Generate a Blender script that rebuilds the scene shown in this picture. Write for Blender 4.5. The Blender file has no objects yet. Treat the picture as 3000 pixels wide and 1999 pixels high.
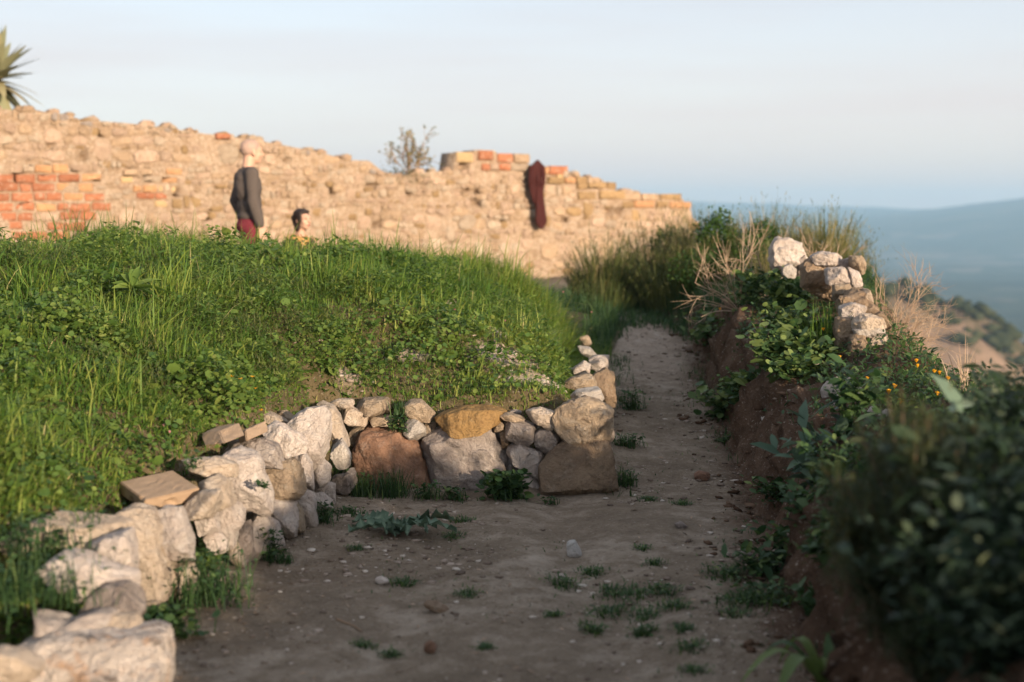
import bpy, bmesh, math, random
import numpy as np
from mathutils import Vector, Matrix

# ------------------------------------------------------------------ camera, sky, sun, exposure
SC = bpy.context.scene
COL = SC.collection
rad = math.radians
CAMZ, FPX, PITCH = 1.5, 3000.0 * 50 / 36, math.atan((999.5 - 640) / (3000.0 * 50 / 36))
cam_d = bpy.data.cameras.new('camera'); cam = bpy.data.objects.new('camera', cam_d); COL.objects.link(cam)
cam_d.sensor_width = 36; cam_d.lens = 50; cam_d.clip_start = 0.05; cam_d.clip_end = 30000
cam.location = (0, 0, CAMZ); cam.rotation_euler = (math.pi / 2 - PITCH, 0, 0)
cam_d.dof.use_dof = True; cam_d.dof.focus_distance = 7.9; cam_d.dof.aperture_fstop = 1.5; cam_d.dof.aperture_blades = 8
SC.camera = cam

SUN_AZ, SUN_EL = rad(146), rad(10.8)          # azimuth clockwise from the view direction
SUN_DIR = Vector((math.sin(SUN_AZ) * math.cos(SUN_EL), math.cos(SUN_AZ) * math.cos(SUN_EL), math.sin(SUN_EL)))
world = bpy.data.worlds.new('World'); SC.world = world; world.use_nodes = True
wn, wl = world.node_tree.nodes, world.node_tree.links
wn.clear()
w_out = wn.new('ShaderNodeOutputWorld'); w_bg = wn.new('ShaderNodeBackground'); w_bg.inputs['Strength'].default_value = 0.15
sky = wn.new('ShaderNodeTexSky'); sky.sky_type = 'NISHITA'; sky.sun_disc = False
sky.sun_elevation = SUN_EL; sky.sun_rotation = SUN_AZ; sky.altitude = 300
sky.air_density = 1.0; sky.dust_density = 2.2; sky.ozone_density = 2.0
w_mix = wn.new('ShaderNodeMix'); w_mix.data_type = 'RGBA'; w_mix.blend_type = 'MIX'
# thin high cirrus veil over the whole sky
w_tc = wn.new('ShaderNodeTexCoord'); w_map = wn.new('ShaderNodeMapping'); w_map.inputs['Scale'].default_value = (1.0, 1.6, 14.0)
w_map.inputs['Rotation'].default_value = (0.0, 0.10, 0.3)
w_ns = wn.new('ShaderNodeTexNoise'); w_ns.inputs['Scale'].default_value = 1.6; w_ns.inputs['Detail'].default_value = 5
w_ns.inputs['Roughness'].default_value = 0.55
w_rr = wn.new('ShaderNodeMapRange'); w_rr.inputs['From Min'].default_value = 0.38; w_rr.inputs['From Max'].default_value = 0.75
w_rr.inputs['To Min'].default_value = 0.74; w_rr.inputs['To Max'].default_value = 0.90
wl.new(w_tc.outputs['Generated'], w_map.inputs['Vector']); wl.new(w_map.outputs['Vector'], w_ns.inputs['Vector'])
wl.new(w_ns.outputs['Fac'], w_rr.inputs['Value']); wl.new(w_rr.outputs['Result'], w_mix.inputs['Factor'])
wl.new(sky.outputs['Color'], w_mix.inputs['A'])
# the veil is rosier low down, as anti-solar evening haze is
w_sep = wn.new('ShaderNodeSeparateXYZ'); wl.new(w_tc.outputs['Generated'], w_sep.inputs[0])
w_el = wn.new('ShaderNodeMapRange'); w_el.inputs['From Min'].default_value = 0.0; w_el.inputs['From Max'].default_value = 0.22; wl.new(w_sep.outputs['Z'], w_el.inputs['Value'])
w_vc = wn.new('ShaderNodeMix'); w_vc.data_type = 'RGBA'; wl.new(w_el.outputs['Result'], w_vc.inputs['Factor'])
w_vc.inputs['A'].default_value = (2.36, 1.76, 1.64, 1); w_vc.inputs['B'].default_value = (1.46, 1.44, 1.48, 1)
wl.new(w_vc.outputs['Result'], w_mix.inputs['B'])
wl.new(w_mix.outputs['Result'], w_bg.inputs['Color']); wl.new(w_bg.outputs['Background'], w_out.inputs['Surface'])

sun_d = bpy.data.lights.new('sun', 'SUN'); sun = bpy.data.objects.new('sun', sun_d); COL.objects.link(sun)
sun_d.energy = 2.65; sun_d.angle = rad(0.9); sun_d.color = (1.0, 0.79, 0.56)
sun.rotation_euler = SUN_DIR.to_track_quat('Z', 'Y').to_euler(); sun.location = (20, -20, 20)
SC.view_settings.view_transform = 'Standard'; SC.view_settings.look = 'None'; SC.view_settings.gamma = 1
SC.view_settings.use_curve_mapping = False
SC.view_settings.exposure = 1.56
SC.cycles.max_bounces = 5; SC.cycles.diffuse_bounces = 3; SC.cycles.glossy_bounces = 2; SC.cycles.transmission_bounces = 3
SC.cycles.volume_bounces = 1; SC.cycles.transparent_max_bounces = 8
SC.cycles.use_denoising = True; SC.cycles.caustics_reflective = False; SC.cycles.caustics_refractive = False

rng = np.random.default_rng(11); random.seed(5)
_F = np.array((0, math.cos(PITCH), -math.sin(PITCH))); _U = np.array((0, math.sin(PITCH), math.cos(PITCH)))
def P(px, py, Y):
    """world point seen at photograph pixel (px, py) at distance Y ahead"""
    d = _F + np.array((1., 0, 0)) * ((px - 1500) / FPX) + _U * (-(py - 999.5) / FPX)
    return np.array((0, 0, CAMZ)) + d * (Y / d[1])

# ------------------------------------------------------------------ numpy helpers
def _hash(i, j, k, seed):
    h = (i * 374761393 + j * 668265263 + k * 2147483647 + seed * 974711) & 0xffffffff
    h = ((h ^ (h >> 13)) * 1274126177) & 0xffffffff
    h = (h ^ (h >> 16)) & 0xffff
    return h / 65535.0 * 2 - 1
def vnoise(p, seed=0):
    p = np.asarray(p, float); f = np.floor(p); i = f.astype(np.int64); t = p - f; t = t * t * (3 - 2 * t)
    r = 0
    for a in (0, 1):
        for b in (0, 1):
            for c in (0, 1):
                w = (t[:, 0] if a else 1 - t[:, 0]) * (t[:, 1] if b else 1 - t[:, 1]) * (t[:, 2] if c else 1 - t[:, 2])
                r = r + w * _hash(i[:, 0] + a, i[:, 1] + b, i[:, 2] + c, seed)
    return r
def fbm(p, seed=0, octv=4, gain=.5):
    r, a = 0, 1.0
    for o in range(octv):
        r = r + a * vnoise(p * (2 ** o) + 17.3 * o, seed + o); a *= gain
    return r
def fbm2(x, y, sc, seed=0, octv=4, gain=.5):
    x = np.asarray(x, float); sh = x.shape
    p = np.stack([x.ravel() * sc, np.asarray(y, float).ravel() * sc, np.full(x.size, .37)], 1)
    return fbm(p, seed, octv, gain).reshape(sh)
def sstep(a, b, x):
    t = np.clip((x - a) / (b - a), 0, 1); return t * t * (3 - 2 * t)

def mesh_np(name, V, Q=None, T=None, tint=None, smooth=False):
    me = bpy.data.meshes.new(name)
    V = np.asarray(V, np.float32)
    Q = np.zeros((0, 4), np.int32) if Q is None or len(Q) == 0 else np.asarray(Q, np.int32)
    T = np.zeros((0, 3), np.int32) if T is None or len(T) == 0 else np.asarray(T, np.int32)
    me.vertices.add(len(V)); me.vertices.foreach_set('co', V.ravel())
    loops = np.concatenate([Q.ravel(), T.ravel()])
    me.loops.add(len(loops)); me.loops.foreach_set('vertex_index', loops)
    st = np.concatenate([np.arange(len(Q)) * 4, len(Q) * 4 + np.arange(len(T)) * 3]).astype(np.int32)
    me.polygons.add(len(st)); me.polygons.foreach_set('loop_start', st)
    me.update(calc_edges=True); me.validate()
    if tint is not None:
        a = me.attributes.new('tint', 'FLOAT', 'POINT'); a.data.foreach_set('value', np.asarray(tint, np.float32))
    if smooth: me.polygons.foreach_set('use_smooth', np.ones(len(me.polygons), bool))
    return me
def put(name, me, mat=None, parent=None, loc=None):
    o = bpy.data.objects.new(name, me); COL.objects.link(o)
    if mat is not None and me is not None and len(me.materials) == 0: me.materials.append(mat)
    if parent is not None: o.parent = parent
    if loc is not None: o.location = loc
    return o
def tag(o, label=None, cat=None, group=None, kind=None):
    if label: o['label'] = label
    if cat: o['category'] = cat
    if group: o['group'] = group
    if kind: o['kind'] = kind
    return o
def empty(name, loc=(0, 0, 0), rz=0):
    o = bpy.data.objects.new(name, None); COL.objects.link(o); o.location = loc; o.rotation_euler = (0, 0, rz)
    o.empty_display_size = .1
    return o

class Soup:
    def __init__(s): s.V, s.Q, s.T, s.t, s.n = [], [], [], [], 0
    def add(s, V, Q=None, T=None, tint=0.5):
        V = np.asarray(V, float).reshape(-1, 3); n = len(V)
        if n == 0: return
        if Q is not None and len(Q): s.Q.append(np.asarray(Q) + s.n)
        if T is not None and len(T): s.T.append(np.asarray(T) + s.n)
        s.V.append(V); s.t.append(np.broadcast_to(tint, (n,)).astype(float)); s.n += n
    def inst(s, tmpl, O, X, Y, Z, tint):
        tv, tq, tt = tmpl; N, k = len(O), len(tv)
        if N == 0: return
        V = O[:, None] + tv[None, :, 0:1] * X[:, None] + tv[None, :, 1:2] * Y[:, None] + tv[None, :, 2:3] * Z[:, None]
        off = (np.arange(N) * k)[:, None, None]
        Q = (np.asarray(tq)[None] + off).reshape(-1, 4) if len(tq) else None
        T = (np.asarray(tt)[None] + off).reshape(-1, 3) if len(tt) else None
        s.add(V, Q, T, np.repeat(np.broadcast_to(tint, (N,)), k))
    def blades(s, O, h, az, bend, w, tint, segs=3, tw=None):
        """tapering bent strips"""
        N = len(O)
        if N == 0: return
        h, az, bend, w = [np.broadcast_to(a, (N,)).astype(float) for a in (h, az, bend, w)]
        d = np.stack([np.cos(az), np.sin(az), np.zeros(N)], 1)
        a2 = az + (np.pi / 2 if tw is None else tw)
        sd = np.stack([np.cos(a2), np.sin(a2), np.zeros(N)], 1)
        up = np.array((0, 0, 1.))
        pts = []
        for j in range(segs + 1):
            t = j / segs
            c = O + up * (h * (t - .42 * np.clip(bend, 0, 2) * t * t))[:, None] + d * (h * bend * (.25 * t + .6 * t * t))[:, None]
            if j < segs:
                ww = (w * (1 - .75 * t ** 1.5) * .5)[:, None]
                pts += [c - sd * ww, c + sd * ww]
            else: pts.append(c)
        k = 2 * segs + 1
        V = np.stack(pts, 1)
        off = (np.arange(N) * k)[:, None, None]
        q = np.array([[2 * j, 2 * j + 1, 2 * j + 3, 2 * j + 2] for j in range(segs - 1)])
        Q = (q[None] + off).reshape(-1, 4) if len(q) else None
        T = (np.array([[2 * segs - 2, 2 * segs - 1, 2 * segs]])[None] + off).reshape(-1, 3)
        s.add(V, Q, T, np.repeat(np.broadcast_to(tint, (N,)), k))
    def tubes(s, pts, r0, r1, tint, sides=3):
        """pts N,K,3 polylines -> tapering prisms"""
        pts = np.asarray(pts, float); N, K, _ = pts.shape
        if N == 0: return
        r0, r1 = np.broadcast_to(r0, (N,)), np.broadcast_to(r1, (N,))
        d = pts[:, -1] - pts[:, 0]; d /= np.linalg.norm(d, axis=1, keepdims=True) + 1e-9
        a = np.where(np.abs(d[:, 2:3]) > .8, np.array([[1., 0, 0]]), np.array([[0, 0, 1.]]))
        u = np.cross(d, a); u /= np.linalg.norm(u, axis=1, keepdims=True) + 1e-9; v = np.cross(d, u)
        rows = []
        for k in range(K):
            r = (r0 + (r1 - r0) * k / (K - 1))[:, None]
            for j in range(sides):
                an = 2 * np.pi * j / sides
                rows.append(pts[:, k] + r * (u * math.cos(an) + v * math.sin(an)))
        V = np.stack(rows, 1)
        q = [[k * sides + j, k * sides + (j + 1) % sides, (k + 1) * sides + (j + 1) % sides, (k + 1) * sides + j] for k in range(K - 1) for j in range(sides)]
        off = (np.arange(N) * K * sides)[:, None, None]
        s.add(V, (np.array(q)[None] + off).reshape(-1, 4), None, np.repeat(np.broadcast_to(tint, (N,)), K * sides))
    def build(s, name, mat, parent=None, smooth=False):
        V = np.concatenate(s.V); Q = np.concatenate(s.Q) if s.Q else None; T = np.concatenate(s.T) if s.T else None
        return put(name, mesh_np(name, V, Q, T, np.concatenate(s.t), smooth), mat, parent)

OVATE = (np.array([(0, 0, 0), (.33, .5, .05), (.33, 0, 0), (.33, -.5, .05), (.72, .36, .0), (.72, 0, -.04), (.72, -.36, .0), (1, 0, -.14)]),
         [(1, 2, 5, 4), (2, 3, 6, 5)], [(0, 2, 1), (0, 3, 2), (4, 5, 7), (5, 6, 7)])
LANCE = (np.array([(0, 0, 0), (.4, .5, .03), (.4, -.5, .03), (1, 0, -.1)]), [(0, 2, 3, 1)], [])
_a = np.linspace(0, 2 * np.pi, 8)[:-1]
_rim = 1 + .13 * np.cos(_a * 3.5 * 2)
ROUND = (np.concatenate([[(0, 0, -.08)], np.stack([.5 * _rim * np.cos(_a), .5 * _rim * np.sin(_a), .05 * np.sin(_a * 2)], 1)]),
         [], [(0, 1 + i, 1 + (i + 1) % 7) for i in range(7)])
def frames(az, el, roll):
    X = np.stack([np.cos(el) * np.cos(az), np.cos(el) * np.sin(az), np.sin(el)], 1)
    S = np.stack([-np.sin(az), np.cos(az), np.zeros_like(az)], 1); N = np.cross(X, S)
    c, s = np.cos(roll)[:, None], np.sin(roll)[:, None]
    return X, S * c + N * s, N * c - S * s
def ico(sub):
    bm = bmesh.new(); bmesh.ops.create_icosphere(bm, subdivisions=sub, radius=1)
    V = np.array([v.co[:] for v in bm.verts]); T = np.array([[v.index for v in f.verts] for f in bm.faces]); bm.free()
    return V, T
ICO = {k: ico(k) for k in (1, 2, 3, 4, 5)}

# ------------------------------------------------------------------ materials
def new_mat(name):
    m = bpy.data.materials.new(name); m.use_nodes = True; n = m.node_tree.nodes; n.clear()
    return m, n, m.node_tree.links
def ramp(n, stops, interp='LINEAR'):
    r = n.new('ShaderNodeValToRGB'); r.color_ramp.interpolation = interp
    e = r.color_ramp.elements
    while len(e) < len(stops): e.new(.5)
    for el, (p, c) in zip(e, stops): el.position = p; el.color = (*c, 1)
    return r
def noise(n, l, vec, scale, detail=4, rough=.55, dist=0.0):
    t = n.new('ShaderNodeTexNoise'); t.inputs['Scale'].default_value = scale; t.inputs['Detail'].default_value = detail
    t.inputs['Roughness'].default_value = rough; t.inputs['Distortion'].default_value = dist
    if vec is not None: l.new(vec, t.inputs['Vector'])
    return t
def mixc(n, l, fac, a, b, mode='MIX'):
    m = n.new('ShaderNodeMix'); m.data_type = 'RGBA'; m.blend_type = mode
    for key, v in (('Factor', fac), ('A', a), ('B', b)):
        if hasattr(v, 'is_linked'): l.new(v, m.inputs[key])
        else: m.inputs[key].default_value = v if key == 'Factor' else (*v, 1)
    return m.outputs['Result']
def mrange(n, l, v, a, b, c=0., d=1.):
    r = n.new('ShaderNodeMapRange'); l.new(v, r.inputs['Value'])
    for k, x in zip(('From Min', 'From Max', 'To Min', 'To Max'), (a, b, c, d)): r.inputs[k].default_value = x
    return r.outputs['Result']
def bump(n, l, h, strength, dist, prev=None):
    b = n.new('ShaderNodeBump'); b.inputs['Strength'].default_value = strength; b.inputs['Distance'].default_value = dist
    l.new(h, b.inputs['Height'])
    if prev is not None: l.new(prev, b.inputs['Normal'])
    return b.outputs['Normal']
def surf(n, l, color, rough=.9, normal=None, spec=.25):
    p = n.new('ShaderNodeBsdfPrincipled'); o = n.new('ShaderNodeOutputMaterial')
    if hasattr(color, 'is_linked'): l.new(color, p.inputs['Base Color'])
    else: p.inputs['Base Color'].default_value = (*color, 1)
    p.inputs['Roughness'].default_value = rough; p.inputs['Specular IOR Level'].default_value = spec
    if normal is not None: l.new(normal, p.inputs['Normal'])
    l.new(p.outputs[0], o.inputs['Surface'])
    return p

def stone_mat(name, a, b, dark, sc=1.0, pale=(.62, .56, .5), pale_amt=.5, dark_amt=.38, bstr=.9, vr=(.86, 1.14)):
    m, n, l = new_mat(name)
    tc = n.new('ShaderNodeTexCoord'); oi = n.new('ShaderNodeObjectInfo')
    ad = n.new('ShaderNodeVectorMath'); ad.operation = 'MULTIPLY_ADD'
    l.new(oi.outputs['Random'], ad.inputs[0]); ad.inputs[1].default_value = (37, 19, 53); l.new(tc.outputs['Object'], ad.inputs[2])
    v = ad.outputs[0]
    n1 = noise(n, l, v, 6 * sc, 6, .65, .6); n2 = noise(n, l, v, 20 * sc, 6, .7, .3); n3 = noise(n, l, v, 75 * sc, 4, .75)
    c = mixc(n, l, mrange(n, l, n1.outputs['Fac'], .35, .65), a, b)
    c = mixc(n, l, mrange(n, l, n2.outputs['Fac'], .53, .66, 0, min(1, pale_amt * 1.3)), c, pale)
    n4 = noise(n, l, v, 9 * sc, 6, .7, .6)
    c = mixc(n, l, mrange(n, l, n4.outputs['Fac'], .52, .68, 0, min(1, dark_amt * 1.35)), c, dark)
    n6 = noise(n, l, v, 26 * sc, 3, .6)
    c = mixc(n, l, mrange(n, l, n6.outputs['Fac'], .62, .70, 0, dark_amt * .8), c, dark)
    hv = n.new('ShaderNodeHueSaturation'); l.new(c, hv.inputs['Color'])
    l.new(mrange(n, l, oi.outputs['Random'], 0, 1, *vr), hv.inputs['Value'])
    b1 = bump(n, l, n2.outputs['Fac'], bstr, .06 / sc); b2 = bump(n, l, n3.outputs['Fac'], bstr, .016 / sc, b1)
    b3 = bump(n, l, n1.outputs['Fac'], bstr * .9, .10 / sc, b2)
    surf(n, l, hv.outputs['Color'], .92, b3, .2)
    return m
M = {}
M['lime'] = stone_mat('pale_limestone', (.65, .575, .525), (.58, .485, .43), (.33, .265, .24), pale=(.76, .70, .655))
M['limewarm'] = stone_mat('warm_limestone', (.64, .53, .43), (.57, .46, .365), (.33, .245, .18), pale=(.73, .65, .57))
M['white'] = stone_mat('white_limestone', (.60, .55, .50), (.52, .46, .41), (.27, .22, .19), pale=(.68, .64, .6), dark_amt=.35)
M['chalk'] = stone_mat('chalky_white_stone', (.78, .76, .73), (.72, .69, .66), (.5, .46, .42), pale=(.82, .80, .78), dark_amt=.2)
M['red'] = stone_mat('red_sandstone', (.38, .22, .145), (.30, .175, .12), (.13, .085, .065), pale=(.46, .36, .30), pale_amt=.35)
M['grey'] = stone_mat('grey_stone', (.40, .345, .31), (.33, .275, .25), (.15, .12, .11), pale=(.54, .48, .44), pale_amt=.6)
M['ochre'] = stone_mat('ochre_sandstone', (.42, .26, .105), (.33, .20, .085), (.12, .07, .04), pale=(.46, .33, .18), pale_amt=.3)
M['brown'] = stone_mat('brown_stone', (.36, .265, .18), (.30, .215, .15), (.16, .115, .08), pale=(.48, .40, .32), pale_amt=.35)
M['tan'] = stone_mat('tan_stone', (.47, .365, .265), (.40, .305, .22), (.20, .145, .105), pale=(.57, .49, .40))
M['burnt'] = stone_mat('scorched_limestone', (.60, .53, .48), (.52, .45, .40), (.09, .07, .06), sc=.55, pale=(.50, .27, .13), pale_amt=.5, dark_amt=.9)
# far wall masonry (colours read smaller)
M['wcream'] = stone_mat('cream_rubble', (.57, .46, .355), (.48, .37, .28), (.27, .19, .14), pale=(.66, .57, .47), dark_amt=.36, vr=(.82, 1.14))
M['wtan'] = stone_mat('tan_rubble', (.53, .385, .265), (.47, .335, .23), (.28, .19, .13), pale=(.61, .49, .37), dark_amt=.36, vr=(.82, 1.14))
M['wochre'] = stone_mat('ochre_rubble', (.46, .315, .17), (.41, .275, .15), (.25, .15, .08), pale=(.52, .40, .26), pale_amt=.3, dark_amt=.36, vr=(.82, 1.14))
M['wgrey'] = stone_mat('weathered_rubble', (.40, .295, .21), (.35, .255, .18), (.2, .14, .10), pale=(.48, .38, .28), dark_amt=.36, vr=(.82, 1.14))
M['wpink'] = stone_mat('pink_rubble', (.58, .43, .325), (.52, .37, .275), (.32, .22, .165), pale=(.66, .54, .44), dark_amt=.36, vr=(.82, 1.14))
M['brick'] = stone_mat('red_brick', (.37, .155, .085), (.31, .125, .07), (.20, .09, .05), pale=(.50, .36, .28), pale_amt=.6, dark_amt=.3, bstr=.4)
M['brickor'] = stone_mat('orange_brick', (.45, .26, .14), (.40, .22, .12), (.26, .13, .06), pale=(.55, .40, .26), pale_amt=.5, dark_amt=.3, bstr=.4)
M['brickye'] = stone_mat('yellow_block', (.50, .365, .21), (.45, .32, .18), (.3, .18, .08), pale=(.6, .45, .25), pale_amt=.3, dark_amt=.3, bstr=.4)

def mortar_mat():
    m, n, l = new_mat('lime_mortar'); tc = n.new('ShaderNodeTexCoord'); v = tc.outputs['Object']
    n1 = noise(n, l, v, 1.6, 6, .65, .5); n2 = noise(n, l, v, 10, 6, .7, .4); n3 = noise(n, l, v, 26, 5, .72)
    r = ramp(n, [(.2, (.42, .30, .215)), (.45, (.53, .395, .29)), (.6, (.58, .44, .33)), (.8, (.64, .51, .40))]); l.new(n1.outputs['Fac'], r.inputs[0])
    c = mixc(n, l, mrange(n, l, n2.outputs['Fac'], .47, .62, 0, .8), r.outputs[0], (.44, .31, .215))
    c = mixc(n, l, mrange(n, l, n3.outputs['Fac'], .53, .62, 0, .8), c, (.70, .59, .47))
    c = mixc(n, l, mrange(n, l, n3.outputs['Fac'], .45, .36, 0, .75), c, (.33, .225, .155))
    b = bump(n, l, n2.outputs['Fac'], 1, .09); b = bump(n, l, n3.outputs['Fac'], 1, .04, b)
    surf(n, l, c, .95, b, .15); return m
M['mortar'] = mortar_mat()

def soil_mat(name, cols, speck=(.42, .37, .32), spamt=.8, sc=1.0, bs=.8, thr=(.60, .68)):
    m, n, l = new_mat(name); tc = n.new('ShaderNodeTexCoord'); v = tc.outputs['Object']
    n1 = noise(n, l, v, 1.1 * sc, 6, .6, .6); n2 = noise(n, l, v, 6 * sc, 6, .68, .3); n3 = noise(n, l, v, 55 * sc, 4, .7)
    r = ramp(n, [(.28, cols[0]), (.5, cols[1]), (.72, cols[2])])
    mx = n.new('ShaderNodeMath'); mx.operation = 'MULTIPLY_ADD'; l.new(n1.outputs['Fac'], mx.inputs[0]); mx.inputs[1].default_value = .55
    m2 = n.new('ShaderNodeMath'); m2.operation = 'MULTIPLY'; l.new(n2.outputs['Fac'], m2.inputs[0]); m2.inputs[1].default_value = .45
    l.new(m2.outputs[0], mx.inputs[2]); l.new(mx.outputs[0], r.inputs[0])
    c = mixc(n, l, mrange(n, l, n3.outputs['Fac'], thr[0], thr[1], 0, spamt), r.outputs[0], speck)
    c = mixc(n, l, mrange(n, l, n3.outputs['Fac'], .42, .34, 0, .6), c, tuple(x * .45 for x in cols[0]))
    b = bump(n, l, n2.outputs['Fac'], bs, .04); b = bump(n, l, n3.outputs['Fac'], bs, .010, b)
    surf(n, l, c, .97, b, .1); return m
def ground_mat():
    """path dirt, red bank earth and pale rubble soil, mixed by the ground's own soil map"""
    m, n, l = new_mat('ground_soil'); tc = n.new('ShaderNodeTexCoord'); v = tc.outputs['Object']
    n1 = noise(n, l, v, 1.3, 6, .62, .6); n2 = noise(n, l, v, 7, 6, .68, .3); n3 = noise(n, l, v, 58, 4, .7); n4 = noise(n, l, v, 24, 5, .7)
    def soil(cols):
        r = ramp(n, [(.30, cols[0]), (.5, cols[1]), (.68, cols[2])]); mx = n.new('ShaderNodeMath'); mx.operation = 'MULTIPLY_ADD'; l.new(n1.outputs['Fac'], mx.inputs[0]); mx.inputs[1].default_value = .5
        m2 = n.new('ShaderNodeMath'); m2.operation = 'MULTIPLY'; l.new(n2.outputs['Fac'], m2.inputs[0]); m2.inputs[1].default_value = .5
        l.new(m2.outputs[0], mx.inputs[2]); l.new(mx.outputs[0], r.inputs[0]); return r.outputs[0]
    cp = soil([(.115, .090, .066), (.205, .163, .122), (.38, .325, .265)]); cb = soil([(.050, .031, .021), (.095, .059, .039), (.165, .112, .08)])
    cm = soil([(.070, .058, .030), (.115, .090, .050), (.19, .145, .09)]); cr = soil([(.30, .23, .175), (.42, .34, .275), (.56, .49, .42)])
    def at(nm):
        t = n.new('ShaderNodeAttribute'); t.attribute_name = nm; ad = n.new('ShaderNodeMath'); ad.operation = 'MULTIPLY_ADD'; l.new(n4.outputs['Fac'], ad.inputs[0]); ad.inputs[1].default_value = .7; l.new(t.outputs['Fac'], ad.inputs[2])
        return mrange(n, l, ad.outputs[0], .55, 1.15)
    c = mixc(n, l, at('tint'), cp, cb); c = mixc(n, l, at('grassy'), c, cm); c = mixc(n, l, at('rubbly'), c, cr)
    c = mixc(n, l, mrange(n, l, n3.outputs['Fac'], .60, .68, 0, .65), c, (.40, .35, .30))
    c = mixc(n, l, mrange(n, l, n3.outputs['Fac'], .42, .34, 0, .5), c, (.045, .032, .024))
    bb = bump(n, l, n2.outputs['Fac'], .9, .04); bb = bump(n, l, n4.outputs['Fac'], .9, .016, bb); bb = bump(n, l, n3.outputs['Fac'], .9, .009, bb)
    surf(n, l, c, .97, bb, .1); return m
M['ground'] = ground_mat()

def leaf_mat(name, stops, trans=.30, rough=.55, spec=.3):
    m, n, l = new_mat(name); at = n.new('ShaderNodeAttribute'); at.attribute_name = 'tint'
    r = ramp(n, stops); l.new(at.outputs['Fac'], r.inputs[0])
    p = n.new('ShaderNodeBsdfPrincipled'); l.new(r.outputs[0], p.inputs['Base Color']); p.inputs['Roughness'].default_value = rough
    p.inputs['Specular IOR Level'].default_value = spec
    t = n.new('ShaderNodeBsdfTranslucent'); hs = n.new('ShaderNodeHueSaturation'); hs.inputs['Value'].default_value = 1.15; hs.inputs['Saturation'].default_value = 1.1
    l.new(r.outputs[0], hs.inputs['Color']); l.new(hs.outputs[0], t.inputs['Color'])
    x = n.new('ShaderNodeMixShader'); x.inputs[0].default_value = trans; l.new(p.outputs[0], x.inputs[1]); l.new(t.outputs[0], x.inputs[2])
    o = n.new('ShaderNodeOutputMaterial'); l.new(x.outputs[0], o.inputs['Surface']); return m
M['grass'] = leaf_mat('grass_blades', [(0, (.035, .086, .020)), (.35, (.078, .162, .027)), (.65, (.148, .226, .038)), (.85, (.24, .285, .060)), (1, (.48, .42, .19))], .36)
M['weed'] = leaf_mat('weed_leaves', [(0, (.036, .084, .022)), (.4, (.088, .158, .033)), (.75, (.168, .232, .050)), (1, (.26, .30, .085))], .34)
M['bankleaf'] = leaf_mat('bank_leaves', [(0, (.022, .055, .022)), (.5, (.052, .105, .034)), (1, (.17, .225, .07))])
M['grey_leaf'] = leaf_mat('grey_green_leaves', [(0, (.045, .085, .055)), (.5, (.10, .16, .11)), (1, (.24, .31, .22))], .2, .7)
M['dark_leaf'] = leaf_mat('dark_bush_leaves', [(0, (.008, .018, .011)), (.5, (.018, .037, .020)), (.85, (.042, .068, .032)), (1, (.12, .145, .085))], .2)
M['broom'] = leaf_mat('broom_stems', [(0, (.034, .056, .016)), (.4, (.085, .108, .032)), (.75, (.165, .160, .060)), (1, (.32, .26, .13))], .2)
M['green_bush'] = leaf_mat('green_bush_leaves', [(0, (.02, .05, .012)), (.5, (.045, .10, .02)), (1, (.10, .16, .04))], .3)
M['scrubbush'] = leaf_mat('far_scrub_leaves', [(0, (.022, .030, .016)), (1, (.055, .062, .032))], 0, .9, 0)
M['twig'] = leaf_mat('dry_twigs', [(0, (.17, .115, .075)), (.5, (.33, .235, .165)), (1, (.47, .36, .27))], 0, .9, .1)
M['feather'] = leaf_mat('feathery_foliage', [(0, (.016, .027, .013)), (.5, (.038, .055, .021)), (.85, (.10, .098, .028)), (1, (.26, .20, .045))], .25)  # gold end of the ramp paints evening sun on stem tips
M['yucca'] = leaf_mat('yucca_leaves', [(0, (.14, .155, .09)), (.6, (.24, .25, .15)), (1, (.38, .33, .19))], .1, .45, .4)
M['wallbush'] = leaf_mat('wall_shrub_leaves', [(0, (.06, .065, .03)), (.5, (.15, .14, .06)), (1, (.34, .26, .10))], .3)
M['yellow'] = leaf_mat('yellow_petals', [(0, (.75, .36, .02)), (1, (.85, .48, .03))], .2, .6)
M['pink'] = leaf_mat('pink_petals', [(0, (.45, .16, .20)), (1, (.62, .33, .33))], .2, .6)
M['poppy'] = leaf_mat('poppy_petals', [(0, (.62, .07, .02)), (1, (.75, .10, .03))], .25, .5)
def plain(name, col, rough=.8, sc=40, amt=.25, bs=.3, spec=.3, dist=.004):
    m, n, l = new_mat(name); tc = n.new('ShaderNodeTexCoord'); n1 = noise(n, l, tc.outputs['Object'], sc, 5, .65)
    c = mixc(n, l, mrange(n, l, n1.outputs['Fac'], .35, .65, 0, amt), col, tuple(x * .55 for x in col))
    surf(n, l, c, rough, bump(n, l, n1.outputs['Fac'], bs, dist), spec); return m
M['block'] = plain('fired_clay_block', (.40, .285, .195), .95, 22, .35, .6, .1, .006)
M['skin'] = plain('skin', (.50, .305, .225), .55, 30, .08, .05)
M['scalp'] = plain('shaved_scalp', (.37, .26, .215), .6, 60, .2, .05)
M['sweater'] = plain('grey_brown_knit', (.098, .082, .076), .95, 90, .4, .6, .1)
M['shorts'] = plain('maroon_cloth', (.155, .028, .040), .9, 60, .25, .3, .15)
M['hair'] = plain('dark_hair', (.022, .014, .012), .6, 120, .4, .5, .35)
M['cardigan'] = plain('dark_brown_knit', (.055, .035, .032), .95, 80, .3, .4, .1)
M['scarf'] = plain('mustard_cloth', (.45, .27, .10), .9, 50, .3, .3, .1)
M['shoe'] = plain('dark_shoe', (.04, .035, .03), .7, 40, .3, .2)
M['rope'] = plain('maroon_rope', (.060, .020, .020), .95, 60, .45, .9, .1, .01)
M['bark'] = plain('fibrous_bark', (.16, .115, .08), .95, 25, .5, .8, .1, .02)
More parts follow.
